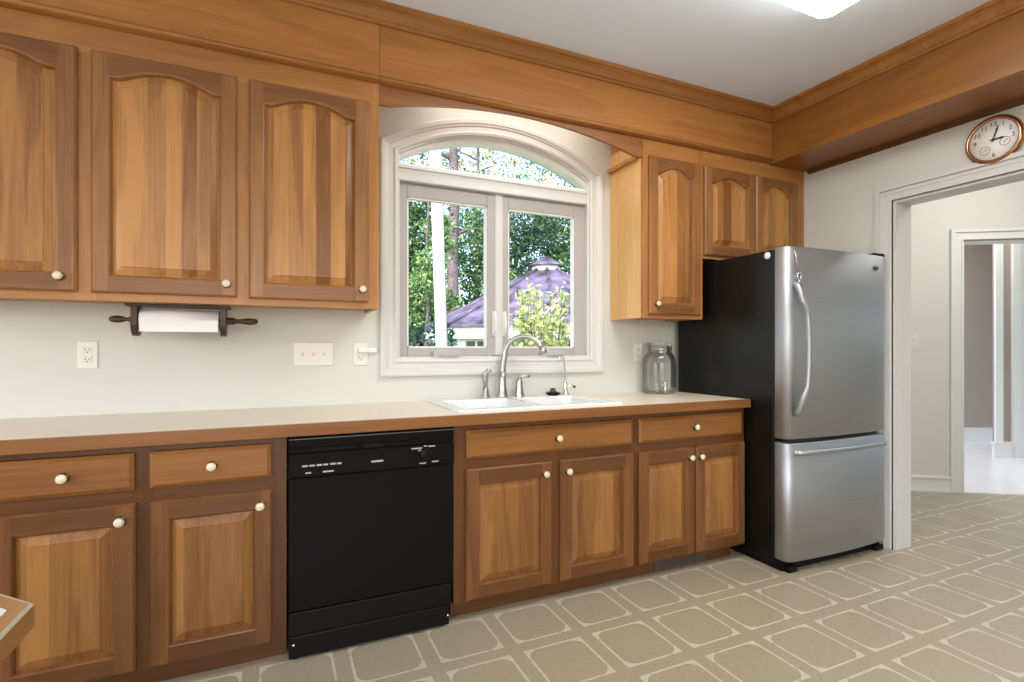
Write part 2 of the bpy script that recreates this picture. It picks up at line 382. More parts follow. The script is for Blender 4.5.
q0 = D0 + Dt * -1.6; q1 = D0 + Dt * 3.2
b = MB(M['vinyl'])
fl = [(-2.9, -5.5), (8.2, -5.5), (q1.x, q1.y), (q0.x, q0.y), (3.0, .15), (-2.9, .15)]
b.prism(fl, 'z', -.05, 0)
struct(b.build('floor', origin=(0, 0, 0)), 'patterned beige sheet vinyl kitchen floor with pale framed squares', 'floor')
b = MB(M['whitefloor']); e0 = D0 + Dt * -1.6 + Dn * .001; e1 = D0 + Dt * 3.2 + Dn * .001; e2 = e1 + Dn * 5; e3 = e0 + Dn * 5
b.prism([(e0.x, e0.y), (e1.x, e1.y), (e2.x, e2.y), (e3.x, e3.y)], 'z', -.05, .0)
struct(b.build('floor_far'), 'pale glossy floor of the room beyond the hall', 'floor')
struct(MB(M['ceiling']).box(-2.9, -5.5, CEIL, XR - .0005, .15, CEIL + .12).build('ceiling'), 'pale grey kitchen ceiling', 'ceiling')
struct(MB(M['ceiling']).prism([(XT + .002, -3.4), (11, -3.4), (11, 3.6), (7.2, 2.0), (5.2, 1.6), (XT + .002, 1.2)], 'z', 2.98, 3.1).build('ceiling_hall'), 'white hall ceiling', 'ceiling')

# window opening outline: rectangle with a segmental head, offset outward by d
WX0, WX1, WZ0, WXC, WCZ, WR = .585, 1.805, 1.14, 1.195, 1.259, 1.174
def win_path(d, n=28, y=0.0, bottom=True):
    x0, x1 = WX0 - d, WX1 + d; r = WR + d; h = x1 - WXC
    a0 = math.atan2(math.sqrt(r * r - h * h), h)
    pts = [(x0, y, WZ0 - d), (x1, y, WZ0 - d)]
    for k in range(n + 1):
        a = a0 + (PI - 2 * a0) * k / n; pts.append((WXC + r * math.cos(a), y, WCZ + r * math.sin(a)))
    return pts
def wall_with_hole(outer, hole, y0, y1, m_):
    bm = bmesh.new(); es = []
    for loop in (outer, hole):
        vs = [bm.verts.new((x, y0, z)) for x, z in loop]
        es += [bm.edges.new((vs[i], vs[(i + 1) % len(vs)])) for i in range(len(vs))]
    bmesh.ops.triangle_fill(bm, use_beauty=True, use_dissolve=False, edges=es)
    g = bmesh.ops.extrude_face_region(bm, geom=bm.faces[:])
    for v in g['geom']:
        if isinstance(v, bmesh.types.BMVert): v.co.y = y1
    return MB(m_).bm(bm)
hole = [(x, z) for x, y, z in win_path(-.002)]
struct(wall_with_hole([(-2.9, 0), (XT, 0), (XT, 3.1), (-2.9, 3.1)], hole, 0, .15, M['wall']).build('wall_back'), 'cream wall behind the worktop and window', 'wall')
DY0, DY1, DZ = -.90, -1.86, 2.085
b = MB(M['wall']); b.box(XR, -.0005, 0, XT, DY0, 3.1); b.box(XR, DY0, DZ, XT, DY1, 3.1); b.box(XR, DY1, 0, XT, -5.5, 3.1)
struct(b.build('wall_right'), 'cream wall with the doorway beside the fridge', 'wall')
b = MB(M['wall']); b.box(-2.9, -5.5, 0, -2.8, -3.6, CEIL); b.box(-2.9, -1.2, 0, -2.8, 0, CEIL); b.box(-2.9, -3.6, 0, -2.8, -1.2, .75); b.box(-2.9, -3.6, 2.35, -2.8, -1.2, CEIL)
struct(b.build('wall_left'), 'cream wall at the left of the kitchen', 'wall')
b = MB(M['wall']); b.box(-2.8, -5.5, 0, -1.5, -5.4, CEIL); b.box(2.1, -5.5, 0, XR, -5.4, CEIL); b.box(-1.5, -5.5, 0, 2.1, -5.4, .6); b.box(-1.5, -5.5, 2.45, 2.1, -5.4, CEIL)
struct(b.build('wall_rear'), 'cream rear wall of the kitchen', 'wall')

# angled hall wall with an inner doorway
SO, SE, DH = .41, 1.36, 2.105
def dbox(b, s0, s1, h0, h1, z0, z1, mi=0):
    vs = [dg(s_, h_, z_) for z_ in (z0, z1) for h_ in (h0, h1) for s_ in (s0, s1)]
    b.add(vs, [(0, 2, 3, 1), (4, 5, 7, 6), (0, 1, 5, 4), (2, 6, 7, 3), (0, 4, 6, 2), (1, 3, 7, 5)], mi, False)
b = MB(M['hall_wall']); dbox(b, -1.5, SO, .0, .13, 0, 2.98); dbox(b, SO, SE, 0, .13, DH, 2.98); dbox(b, SE, 3.2, 0, .13, 0, 2.98)
struct(b.build('wall_hall'), 'pale angled wall seen through the kitchen doorway', 'wall')
d2 = bpy.data.objects.new('door_2', None); COL.objects.link(d2); d2.location = dg((SO + SE) / 2, 0, 0); WORLD['door_2'] = Vector(d2.location)
struct(d2, 'white cased inner doorway in the angled hall wall', 'door')
b = MB(M['white'])
for (w0, w1, th) in ((.0, .09, .014), (.062, .09, .024), (.0, .014, .02)):
    dbox(b, SO - w1, SO - w0, -th, -.0005, 0, DH + w1); dbox(b, SE + w0, SE + w1, -th, -.0005, 0, DH + w1); dbox(b, SO - w0, SE + w0, -th, -.0005, DH + w0, DH + w1)
b.build('casing', d2)
b = MB(M['white']); dbox(b, SO, SO + .018, 0, .13, 0, DH - .018); dbox(b, SE - .018, SE, 0, .13, 0, DH - .018); dbox(b, SO, SE, 0, .13, DH - .018, DH)
b.build('jamb', d2)
b = MB(M['white']); dbox(b, -1.5, SO - .092, -.014, -.0005, 0, .13); dbox(b, -1.5, SO - .092, -.022, -.0005, .112, .125); dbox(b, -1.5, SO - .092, -.024, -.0005, 0, .018)
struct(b.build('baseboard_hall'), 'white moulded baseboard along the angled hall wall', 'baseboard')
struct(MB(M['hall_wall']).box(XT + .002, -3.4, 0, 9, -3.3, 2.98).build('wall_hall_side'), 'pale side wall of the hall', 'wall')

# room beyond: beige wall, projecting corner, white casing and door
CAMP = Vector((0, -2.8, 0))
def cz(u, Z, dz=0): q = CAMP + Fv * (Z + dz) + Rv * ((u - 511.3) / 520.5 * Z); return q
def vbox(b, u0, u1, Z, d, z0, z1, mi=0):
    A, B = cz(u0, Z), cz(u1, Z); vs = []
    for z_ in (z0, z1):
        for q in (A, B, B + Fv * d, A + Fv * d): vs.append((q.x, q.y, z_))
    b.add(vs, [(0, 1, 2, 3), (4, 5, 6, 7), (0, 1, 5, 4), (1, 2, 6, 5), (2, 3, 7, 6), (3, 0, 4, 7)], mi, False)
b = MB(M['beige']); vbox(b, 860, 1075, 6.68, .1, 0, 2.98)
struct(b.build('wall_far'), 'beige far wall of the room beyond the hall', 'wall')
b = MB(M['white']); vbox(b, 860, 998, 6.655, .024, 0, .165); vbox(b, 860, 998, 6.645, .034, .165, .185)
struct(b.build('baseboard_far'), 'white baseboard under the beige far wall', 'baseboard')
b = MB([M['beige'], M['white']]); vbox(b, 996, 1013.5, 5.73, .04, 0, 2.98)
struct(b.build('wall_corner'), 'beige projecting wall corner beyond the inner doorway', 'wall')
b = MB(M['white']); vbox(b, 996, 1003.5, 5.71, .02, .17, 2.98)
struct(b.build('trim_4'), 'white corner board on the projecting beige wall', 'trim')
b = MB(M['white']); vbox(b, 994.5, 1015, 5.70, .03, 0, .155); vbox(b, 994, 1015.5, 5.692, .038, .155, .175)
struct(b.build('baseboard_corner'), 'white baseboard block round the projecting beige corner', 'baseboard')
d3 = bpy.data.objects.new('door_3', None); COL.objects.link(d3); q = cz(1030, 5.78); d3.location = q; WORLD['door_3'] = q
struct(d3, 'white panelled door at the right edge beyond the inner doorway', 'door')
b = MB(M['white']); vbox(b, 1013.5, 1021, 5.70, .06, .0, 2.98); vbox(b, 1013.5, 1015, 5.69, .01, .177, 2.98); b.build('casing', d3)
b = MB(M['white']); vbox(b, 1021, 1098, 5.75, .045, 0, 2.98)
for z0, z1 in ((.25, .95), (1.1, 1.95)):
    vbox(b, 1027, 1052, 5.738, .012, z0, z1); vbox(b, 1066, 1091, 5.738, .012, z0, z1)
b.build('leaf', d3)

# kitchen doorway casing
d1 = bpy.data.objects.new('door_1', None); COL.objects.link(d1); d1.location = (XR, (DY0 + DY1) / 2, 0); WORLD['door_1'] = Vector(d1.location)
struct(d1, 'white moulded casing of the open doorway right of the fridge', 'door')
b = MB(M['trim'])
def ybox(b, y0, y1, z0, z1, x0, x1): b.box(x0, y0, z0, x1, y1, z1)
for (w0, w1, th) in ((.0, .088, .013), (.064, .088, .026), (.04, .052, .018), (.0, .012, .018)):
    x0 = XR - th; x1 = XR - .0005
    ybox(b, DY0 + w0, DY0 + w1, 0, DZ + w1, x0, x1); ybox(b, DY1 - w1, DY1 - w0, 0, DZ + w1, x0, x1); ybox(b, DY1 - w0, DY0 + w0, DZ + w0, DZ + w1, x0, x1)
b.build('casing', d1)
b = MB(M['trim']); b.box(XR, DY0 - .016, 0, XT, DY0 - .0002, DZ - .016); b.box(XR, DY1 + .0002, 0, XT, DY1 + .016, DZ - .016); b.box(XR, DY1 + .0002, DZ - .016, XT, DY0 - .0002, DZ - .0002)
b.build('jamb', d1)

# ------------------------------------------------------------------ soffit, crown
SY, SX, SZ = -.35, 3.01, 2.44
def boxed(m_, *a): return MB(m_).box(*a)
b = MB([M['soffit_x']]); b.box(-2.8, SY, SZ, .4345, -.0005, CEIL - .0005); 
b.tube([(-2.8, SY - .003, SZ + .012), (.4345, SY - .003, SZ + .012)], .011, 10); b.box(-2.8, SY - .006, SZ + .024, .4345, SY, SZ + .030)
struct(b.build('trim_1'), 'wooden soffit board above the left wall cabinets', 'trim')
b = MB([M['soffit_x']]); b.box(.4365, SY, SZ, SX - .0005, -.306, CEIL - .0005); b.box(1.97, -.306, SZ, SX - .0005, -.0005, CEIL - .0005)
b.tube([(.4365, SY - .003, SZ + .012), (SX - .012, SY - .003, SZ + .012)], .011, 10); b.box(.4365, SY - .006, SZ + .024, SX - .006, SY, SZ + .030)
struct(b.build('trim_2'), 'wooden soffit board above the window and right wall cabinets', 'trim')
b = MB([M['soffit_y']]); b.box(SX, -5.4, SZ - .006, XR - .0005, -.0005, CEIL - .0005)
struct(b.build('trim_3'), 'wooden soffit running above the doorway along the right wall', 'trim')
b = MB([M['crown_x']])
prof = [(0, 2.700), (.010, 2.700), (.014, 2.706), (.014, 2.714), (.020, 2.718), (.026, 2.730), (.036, 2.745), (.044, 2.751), (.044, 2.757), (.054, 2.761), (.060, 2.768), (.060, CEIL - .0004), (0, CEIL - .0004)]
paths = [[(-2.8, SY - d, z), (SX - d, SY - d, z), (SX - d, -5.4, z)] for d, z in prof]
for i in range(len(paths) - 1): b.strip(paths[i], paths[i + 1])
struct(b.build('trim_5'), 'wooden crown moulding round the top of the soffits', 'trim')
b = MB([M['base_x']]); pr = [(0, SZ - .006), (.024, SZ - .006), (.022, SZ - .016), (.012, SZ - .030), (0, SZ - .034)]
pp = [[(XR - .0005 - d, -.36, z), (XR - .0005 - d, -5.4, z)] for d, z in pr]
for i in range(len(pp) - 1): b.strip(pp[i], pp[i + 1])
b.add([(XR - .0005 - d, -.36, z) for d, z in pr], [tuple(range(5))])
struct(b.build('trim_6'), 'thin reddish wood strip under the right soffit against the wall', 'trim')

# ------------------------------------------------------------------ window
win = bpy.data.objects.new('window_1', None); COL.objects.link(win); win.location = (WXC, 0, 1.05); WORLD['window_1'] = Vector(win.location)
struct(win, 'white arched-top window with two casements above the sink', 'window')
b = MB(M['trim'])
prof = [(-.004, .0), (-.004, -.016), (.008, -.020), (.016, -.016), (.018, -.012), (.044, -.013), (.047, -.019), (.056, -.021), (.060, -.026), (.078, -.028), (.088, -.024), (.090, -.0006)]
loops = [win_path(d, y=y) for d, y in prof]
for i in range(len(loops) - 1): b.strip(loops[i], loops[i + 1], closed=True)
b.build('casing', win)
b = MB(M['trim'])                                            # lining of the opening
L1, L2, L3, L4 = win_path(-.003, y=0), win_path(-.003, y=.149), win_path(-.018, y=.149), win_path(-.018, y=.0)
b.strip(L1, L2, closed=True); b.strip(L2, L3, closed=True); b.strip(L3, L4, closed=True); b.strip(L4, L1, closed=True)
b.box(.600, .005, 2.110, 1.790, .11, 2.192); b.box(.600, -.004, 2.178, 1.790, .03, 2.192); b.box(.600, -.002, 2.112, 1.790, .03, 2.124)   # transom bar
b.box(1.172, .03, 1.165, 1.218, .11, 2.11)                                           # mullion
b.build('window_frame', win)
def arc_loop(r, zb, y, n=28):
    a0 = math.asin((zb - WCZ) / r); return [(WXC + r * math.cos(a0 + (PI - 2 * a0) * k / n), y, WCZ + r * math.sin(a0 + (PI - 2 * a0) * k / n)) for k in range(n + 1)]
b = MB(M['white'])  # whiter than the casing, so the arch band looks sunlit by colour
A, B_ = arc_loop(1.160, 2.193, .022), arc_loop(1.134, 2.216, .03)
A2, B2 = arc_loop(1.157, 2.193, .09), arc_loop(1.136, 2.214, .09); E1, E2 = arc_loop(1.143, 2.206, .018), arc_loop(1.154, 2.197, .014)
b.strip(A, E2, closed=True); b.strip(E2, E1, closed=True); b.strip(E1, B_, closed=True); b.strip(B_, B2, closed=True); b.strip(B2, A2, closed=True); b.strip(A2, A, closed=True)
b.build('fanlight_frame', win)
def flat_arc(r, zb, y): l = arc_loop(r, zb, y); return l
l = arc_loop(1.139, 2.211, .064); l2 = arc_loop(1.139, 2.211, .068); n_ = len(l)
b = MB(M['glass']); b.add(l, [tuple(range(n_))]); b.add(l2, [tuple(range(n_))]); b.strip(l, l2, closed=True); b.build('glass', win)
for (x0, x1, g0, g1) in ((.604, 1.192, .652, 1.121), (1.198, 1.787, 1.258, 1.713)):
    b = MB([M['sash'], M['white']]); z0, z1, h0, h1 = 1.160, 2.108, 1.206, 2.034
    for (X0, X1, Z0, Z1) in ((x0, g0, z0, z1), (g1, x1, z0, z1), (g0, g1, z0, h0), (g0, g1, h1, z1)): b.bbox(X0, .035, Z0, X1, .085, Z1, .003)
    b.box(g0 - .001, .040, h0 - .001, g0 + .008, .07, h1, 1); b.box(g1 - .008, .040, h0, g1 + .001, .07, h1, 1); b.box(g0, .040, h0 - .001, g1, .07, h0 + .008, 1); b.box(g0, .040, h1 - .008, g1, .07, h1 + .001, 1)  # bright white stops stand in for sunlit sash edges round the glass
    sa = b.build('sash', win)
    MB(M['glass']).box(g0, .058, h0, g1, .062, h1).build('glass', sa)
    xm = x1 - .030 if x0 < 1 else x0 + .028                       # lock lever on the meeting stile
    b = MB(M['white']); b.bbox(xm - .011, .022, 1.275, xm + .011, .036, 1.42, .004)
    b.tube([(xm, .026, 1.29), (xm, .006, 1.30), (xm, .000, 1.35), (xm, .008, 1.415)], [.008, .008, .007, .006], 8); b.build('lock_lever', sa)
for xm in (.868, 1.540):
    b = MB(M['crank']); xa, xb = xm - .08, xm + .08
    b.prism([(xa, 1.158), (xb, 1.158), (xb, 1.184), (xb - .02, 1.198), (xa + .02, 1.198), (xa, 1.184)], 'y', .034, -.006)
    b.tube([(xm - .05, -.008, 1.166), (xm, -.014, 1.164), (xm + .055, -.012, 1.164)], [.007, .006, .008], 8)
    b.build('crank_handle', win)

# ------------------------------------------------------------------ cabinets
def arch_shape(s):
    a = abs(s)
    if a > .86: return 0.0
    tt = ((.86 - a) / .86); return (1 - math.cos(PI * tt ** .62)) / 2
def opening(x0, x1, z0, z1, d, rise, y):
    """inner outline, counter-clockwise from bottom-left, inset by d; rise = height of the cathedral arch above z1"""
    a, b_ = x0 + d, x1 - d; pts = [(a, y, z0 + d), (b_, y, z0 + d)]
    if rise <= 0: return pts + [(b_, y, z1 - d), (a, y, z1 - d)]
    n = 30
    for k in range(n + 1):
        s_ = 1 - 2 * k / n; pts.append(((a + b_) / 2 + s_ * (b_ - a) / 2, y, z1 - d + rise * arch_shape(s_)))
    return pts
KNOB = None
def knob_mesh():
    b = MB([M['brass'], M['knob']])
    b.lathe((0, 0, 0), [(.018, 0), (.0175, .0025), (.009, .004), (.0065, .007), (.0065, .012)], '-y', 16, 0)
    b.lathe((0, -.010, 0), [(.006, 0), (.0125, .003), (.0158, .008), (.0158, .012), (.0135, .016), (.008, .0185), (.0001, .019)], '-y', 20, 1, cap=False)
    
    return b
def knob(parent, x, y, z):
    global KNOB
    if KNOB is None: KNOB = knob_mesh().build('knob', parent, origin=(0, 0, 0)); k = KNOB
    else:
        k = KNOB.copy(); COL.objects.link(k); k.parent = parent; k.name = 'knob'
    k.location = Vector((x, y, z)) - WORLD[parent.name]
    return k
def door(cab, x0, x1, z0, z1, yf, rise=0.0, kn=None, th=.021, st=.055, rt=.064, rb=.062, shoulder=.0):
    """framed raised-panel door whose front face is at y = yf"""
    b = MB([M['stile_up_lit'], M['rail_up_lit']] if rise else [M['stile'], M['rail']]); e = .007; yb = yf + th; ye = yf + .008
    zs = z1 - rt - shoulder
    A, Bx = x0 + st, x1 - st; z0i = z0 + rb
    # stiles and rails (front faces), bevelled outer lip
    def fp(pts, mi): b.add([(x, yf, z) for x, z in pts], [tuple(range(len(pts)))], mi, False)
    fp([(x0 + e, z0 + e), (A, z0 + e), (A, z1 - e), (x0 + e, z1 - e)], 0)
    fp([(Bx, z0 + e), (x1 - e, z0 + e), (x1 - e, z1 - e), (Bx, z1 - e)], 0)
    fp([(A, z0 + e), (Bx, z0 + e), (Bx, z0i), (A, z0i)], 1)
    op = opening(A, Bx, z0i, zs, 0, rise, yf)
    top = op[2:]                                   # right shoulder ... left shoulder
    up = [(x, yf, z1 - e) for x, y, z in top]
    b.strip(top, up, 1)
    o1 = [(x0 + e, yf, z0 + e), (x1 - e, yf, z0 + e), (x1 - e, yf, z1 - e), (x0 + e, yf, z1 - e)]
    o2 = [(x0, ye, z0), (x1, ye, z0), (x1, ye, z1), (x0, ye, z1)]; o3 = [(x, yb, z) for x, y, z in o2]
    b.strip(o1, o2, 0, True); b.strip(o2, o3, 0, True); b.add(o3, [(0, 1, 2, 3)], 0)
    p1 = opening(A, Bx, z0i, zs, .005, rise, yf + .002); p2 = opening(A, Bx, z0i, zs, .010, rise, yf + .012); p3 = opening(A, Bx, z0i, zs, .012, rise, yf + .018)
    b.strip(op, p1, 0, True); b.strip(p1, p2, 0, True); b.strip(p2, p3, 0, True)
    d = b.build('door', cab, fix=True)
    b = MB(M['panel_up_lit'] if rise else M['panel'])
    q0 = opening(A, Bx, z0i, zs, .0105, rise, yf + .0165); q1 = opening(A, Bx, z0i, zs, .016, rise, yf + .0155); q2 = opening(A, Bx, z0i, zs, .042, rise, yf + .004); q3 = opening(A, Bx, z0i, zs, .0435, rise, yf + .001)
    b.strip(q0, q1, 0, True); b.strip(q1, q2, 0, True); b.strip(q2, q3, 0, True); b.add(q3, [tuple(range(len(q3)))])
    b.build('raised_panel', d)
    if kn: knob(d, kn[0], yf, kn[1])
    return d
def drawer(cab, x0, x1, z0, z1, yf, kx=None, kz=None, name='drawer'):
    b = MB(M['drawer']); e = .014; yb = yf + .021; ye = yf + .009
    o1 = [(x0 + e, yf, z0 + e), (x1 - e, yf, z0 + e), (x1 - e, yf, z1 - e), (x0 + e, yf, z1 - e)]
    o2 = [(x0, ye, z0), (x1, ye, z0), (x1, ye, z1), (x0, ye, z1)]; o3 = [(x, yb, z) for x, y, z in o2]
    b.add(o1, [(0, 1, 2, 3)]); b.strip(o1, o2, 0, True); b.strip(o2, o3, 0, True); b.add(o3, [(0, 1, 2, 3)])
    d = b.build(name, cab)
    knob(d, kx, yf, kz); return d
FY, DFY = -.610, -.632
def base_cabinet(name, label, x0, x1, stiles, doors, drawers, rail_spans, ctop=.8645, toe1=None):
    cab = thing(name, ((x0 + x1) / 2, -.3, 0), label, 'cabinet', 'base cabinets under the worktop')
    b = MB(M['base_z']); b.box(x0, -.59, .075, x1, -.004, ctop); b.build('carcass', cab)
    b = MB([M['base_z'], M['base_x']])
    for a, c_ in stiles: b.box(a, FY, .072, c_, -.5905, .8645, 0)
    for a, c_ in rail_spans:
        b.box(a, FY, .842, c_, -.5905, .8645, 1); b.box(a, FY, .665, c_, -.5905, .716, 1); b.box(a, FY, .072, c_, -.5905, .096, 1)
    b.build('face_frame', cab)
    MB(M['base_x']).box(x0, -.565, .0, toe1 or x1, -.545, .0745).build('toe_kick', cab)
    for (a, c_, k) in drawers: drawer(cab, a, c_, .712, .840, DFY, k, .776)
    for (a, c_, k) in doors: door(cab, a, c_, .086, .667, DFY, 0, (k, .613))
    return cab
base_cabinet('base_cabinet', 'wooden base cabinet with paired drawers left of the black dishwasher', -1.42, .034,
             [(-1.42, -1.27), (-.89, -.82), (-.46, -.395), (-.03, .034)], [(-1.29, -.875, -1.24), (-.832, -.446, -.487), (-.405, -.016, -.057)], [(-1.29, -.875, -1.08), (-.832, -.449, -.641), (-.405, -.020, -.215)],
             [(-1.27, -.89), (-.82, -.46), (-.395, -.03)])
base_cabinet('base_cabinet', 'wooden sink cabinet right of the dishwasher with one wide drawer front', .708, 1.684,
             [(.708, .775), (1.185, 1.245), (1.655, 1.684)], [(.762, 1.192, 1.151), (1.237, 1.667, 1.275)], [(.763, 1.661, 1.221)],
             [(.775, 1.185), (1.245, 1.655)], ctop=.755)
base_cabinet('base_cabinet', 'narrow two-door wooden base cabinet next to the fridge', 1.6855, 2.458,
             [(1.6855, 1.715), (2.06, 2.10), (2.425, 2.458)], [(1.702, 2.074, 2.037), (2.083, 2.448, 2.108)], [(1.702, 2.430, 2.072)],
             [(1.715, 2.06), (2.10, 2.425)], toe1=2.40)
WFY, WDY = -.325, -.347
def wall_cabinet(name, label, x0, x1, z0, stiles, rails, doors, side=None):
    cab = thing(name, ((x0 + x1) / 2, -.15, z0), label, 'cabinet', 'wall cabinets under the soffit')
    b = MB(M['frame_z']); b.box(x0, -.305, z0 + .012, x1, -.004, SZ - .001)
    b.box(x0, -.305, z0, x0 + .018, -.004, z0 + .012); b.box(x1 - .018, -.305, z0, x1, -.004, z0 + .012); b.build('carcass', cab)
    if side:
        b = MB(M['side']); b.box(x0 - .004, -.3055, z0, x0 - .0003, -.003, SZ - .001); b.build('end_panel', cab)
    b = MB([M['frame_z'], M['frame_x']])
    for a, c_ in stiles: b.box(a, WFY, z0, c_, -.3055, 2.3295 if stiles[0][0] < a < stiles[-1][0] else SZ - .001, 0)
    for a, c_ in rails: b.box(a, WFY, z0, c_, -.3055, z0 + .042, 1)
    b.box(stiles[0][1], WFY, 2.33, stiles[-1][0], -.3055, SZ - .001, 1)
    b.build('face_frame', cab)
    for (a, c_, zb, kx, kz) in doors: door(cab, a, c_, zb, 2.341, WDY, .044, (kx, kz) if kx else None, rt=.048, shoulder=.042, rb=.060)
    return cab
wall_cabinet('wall_cabinet', 'long three-door wooden wall cabinet left of the window above the paper towels', -1.24, .436, 1.387, [(-1.24, -1.17), (-.70, -.63), (-.165, -.095), (.37, .436)], [(-1.17, -.70), (-.63, -.165), (-.095, .37)],
             [(-1.185, -.687, 1.417, -.737, 1.472), (-.645, -.152, 1.417, -.190, 1.470), (-.108, .386, 1.415, .357, 1.472)])
wall_cabinet('wall_cabinet', 'narrow tall wall cabinet right of the window with a brightly lit end panel', 1.965, 2.425, 1.383, [(1.965, 2.012), (2.385, 2.425)], [(2.012, 2.385)],
             [(2.000, 2.397, 1.406, 2.049, 1.466)], side=True)
wall_cabinet('wall_cabinet', 'short two-door wall cabinet above the fridge', 2.4265, 3.356, 1.765, [(2.4265, 2.44), (2.84, 2.90), (3.25, 3.356)], [(2.44, 2.84), (2.90, 3.25)],
             [(2.430, 2.862, 1.785, None, None), (2.874, 3.272, 1.785, None, None)])
# arched valance between the wall cabinets
b = MB(M['valance'])
pts = [(.437, 2.345), (.487, 2.345)]
x0, x1 = .487, 1.90
for k in range(1, 31):
    s_ = k / 30; pts.append((x0 + (x1 - x0) * s_, 2.345 + (2.331 - 2.345) * s_ + (1 - (2 * s_ - 1) ** 2) * .088))
pts += [(1.964, 2.330), (1.964, SZ - .001), (.437, SZ - .001)]
low = [p_ for p_ in pts[:-2]]; A = [(x, WFY, z) for x, z in low]; B_ = [(x, WFY, SZ - .001) for x, z in low]
A2 = [(x, -.3055, z) for x, z in low]; B2 = [(x, -.3055, SZ - .001) for x, z in low]
b.strip(A, B_); b.strip(A2, B2); b.strip(A, A2); b.strip(B_, B2); b.strip([A[0], B_[0]], [A2[0], B2[0]]); b.strip([A[-1], B_[-1]], [A2[-1], B2[-1]])
tag(b.build('window_valance'), 'arched wooden valance spanning the top of the window', 'valance')
b = MB(M['frame_x']); b.bbox(1.935, -.29, 2.325, 1.9605, -.003, 2.35, .003)
tag(b.build('wooden_cleat'), 'small wooden cleat on the brightly lit end panel beside the window arch', 'cleat')

# ------------------------------------------------------------------ worktop and sink
SKX0, SKX1, SKY0, SKY1 = .745, 1.622, -.575, -.030
top = thing('worktop', (.8, -.33, .866), 'long cream laminate worktop with a wooden front edge', 'worktop')
b = MB(M['laminate']); tx0, tx1, ty0 = -1.42, 2.458, -.640
b.box(tx0, ty0, .868, SKX0 + .02, -.0005, .914); b.box(SKX1 - .02, ty0, .868, tx1 - .018, -.0005, .914)
b.box(SKX0 + .02, ty0, .868, SKX1 - .02, SKY0 + .02, .914); b.box(SKX0 + .02, SKY1 - .01, .868, SKX1 - .02, -.0005, .914)
b.build('laminate_surface', top)
b = MB(M['edge']); b.bbox(tx0, -.662, .8665, tx1, -.6402, .9135, .003); b.bbox(tx1 - .0178, -.6404, .8665, tx1, -.0008, .9135, .003)
b.build('wooden_edge', top)
sink = thing('sink', ((SKX0 + SKX1) / 2, -.3, .914), 'white double-bowl drop-in sink under the window', 'sink')
zr = .925
b = MB(M['porcelain'])
xs_ = [SKX0, SKX0 + .045, 1.165, 1.200, SKX1 - .045, SKX1]; ys_ = [SKY0, SKY0 + .04, SKY1 - .115, SKY1]
for i in range(5):
    for j in range(3):
        if j == 1 and i in (1, 3): continue
        b.add([(xs_[i], ys_[j], zr), (xs_[i + 1], ys_[j], zr), (xs_[i + 1], ys_[j + 1], zr), (xs_[i], ys_[j + 1], zr)], [(0, 1, 2, 3)])
ol = [(SKX0, SKY0, zr), (SKX1, SKY0, zr), (SKX1, SKY1, zr), (SKX0, SKY1, zr)]
ol2 = [(SKX0 - .006, SKY0 - .006, zr - .006), (SKX1 + .006, SKY0 - .006, zr - .006), (SKX1 + .006, SKY1 + .006, zr - .006), (SKX0 - .006, SKY1 + .006, zr - .006)]
ol3 = [(x, y, .9145) for x, y, z in ol2]
b.strip(ol, ol2, 0, True); b.strip(ol2, ol3, 0, True)
b.build('rim', sink)
for i in (1, 3):
    def rr(x0, x1, y0, y1, r, z, n=5):
        pts = []
        for cx, cy, a0 in ((x1 - r, y0 + r, -90), (x1 - r, y1 - r, 0), (x0 + r, y1 - r, 90), (x0 + r, y0 + r, 180)):
            for k in range(n + 1): a = math.radians(a0 + 90 * k / n); pts.append((cx + r * math.cos(a), cy + r * math.sin(a), z))
        return pts
    X0, X1, Y0, Y1 = xs_[i], xs_[i + 1], ys_[1], ys_[2]
    b = MB(M['porcelain'], True); L = [rr(X0, X1, Y0, Y1, .001, zr), rr(X0 + .006, X1 - .006, Y0 + .006, Y1 - .006, .04, zr - .008), rr(X0 + .02, X1 - .02, Y0 + .02, Y1 - .02, .06, .79), rr(X0 + .05, X1 - .05, Y0 + .05, Y1 - .05, .06, .765)]
    for k in range(3): b.strip(L[k], L[k + 1], 0, True, True)
    b.add(L[3], [tuple(range(len(L[3])))]); bs = b.build('basin', sink)
    b = MB(M['chrome']); b.lathe(((X0 + X1) / 2, (Y0 + Y1) / 2, .7655), [(.043, 0), (.04, .003), (.032, .001), (.0001, .0005)], 'z', 20, cap=False); b.build('drain', bs)
zd = zr + .0003; fy = -.075
# gooseneck faucet, swivelled to the right
fx = 1.172
fa = thing('faucet', (fx, fy, zd), 'tall brushed nickel gooseneck faucet behind the sink', 'faucet')
b = MB(M['nickel']); b.lathe((fx, fy, zd), [(.034, 0), (.034, .004), (.0275, .02), (.023, .06), (.0205, .10), (.0185, .15)], 'z', 24); b.build('base', fa)
dirv = Vector((.80, -.60, 0)); P0 = Vector((fx, fy, zd))
path = []; R = .113
for k in range(6): path.append(P0 + Vector((0, 0, .13 + .020 * k)) + dirv * (.012 * (k / 5) ** 2))
base_pt = path[-1]
for k in range(1, 19):
    a = PI - (PI * .86) * k / 18; path.append(base_pt + dirv * (R + R * math.cos(a)) + Vector((0, 0, R * 1.02 * math.sin(a))))
b = MB(M['nickel']); b.tube(path, [.0185 - .0030 * min(1, i / 10) for i in range(len(path))], 14)
e = path[-1]; dd = (path[-1] - path[-2]).normalized()
b.tube([e - dd * .004, e + dd * .012, e + dd * .034], [.0155, .0185, .0185], 14); b.build('spout', fa)
sp_ = thing('side_sprayer', (1.068, fy, zd), 'brushed nickel side sprayer left of the gooseneck faucet', 'sprayer')
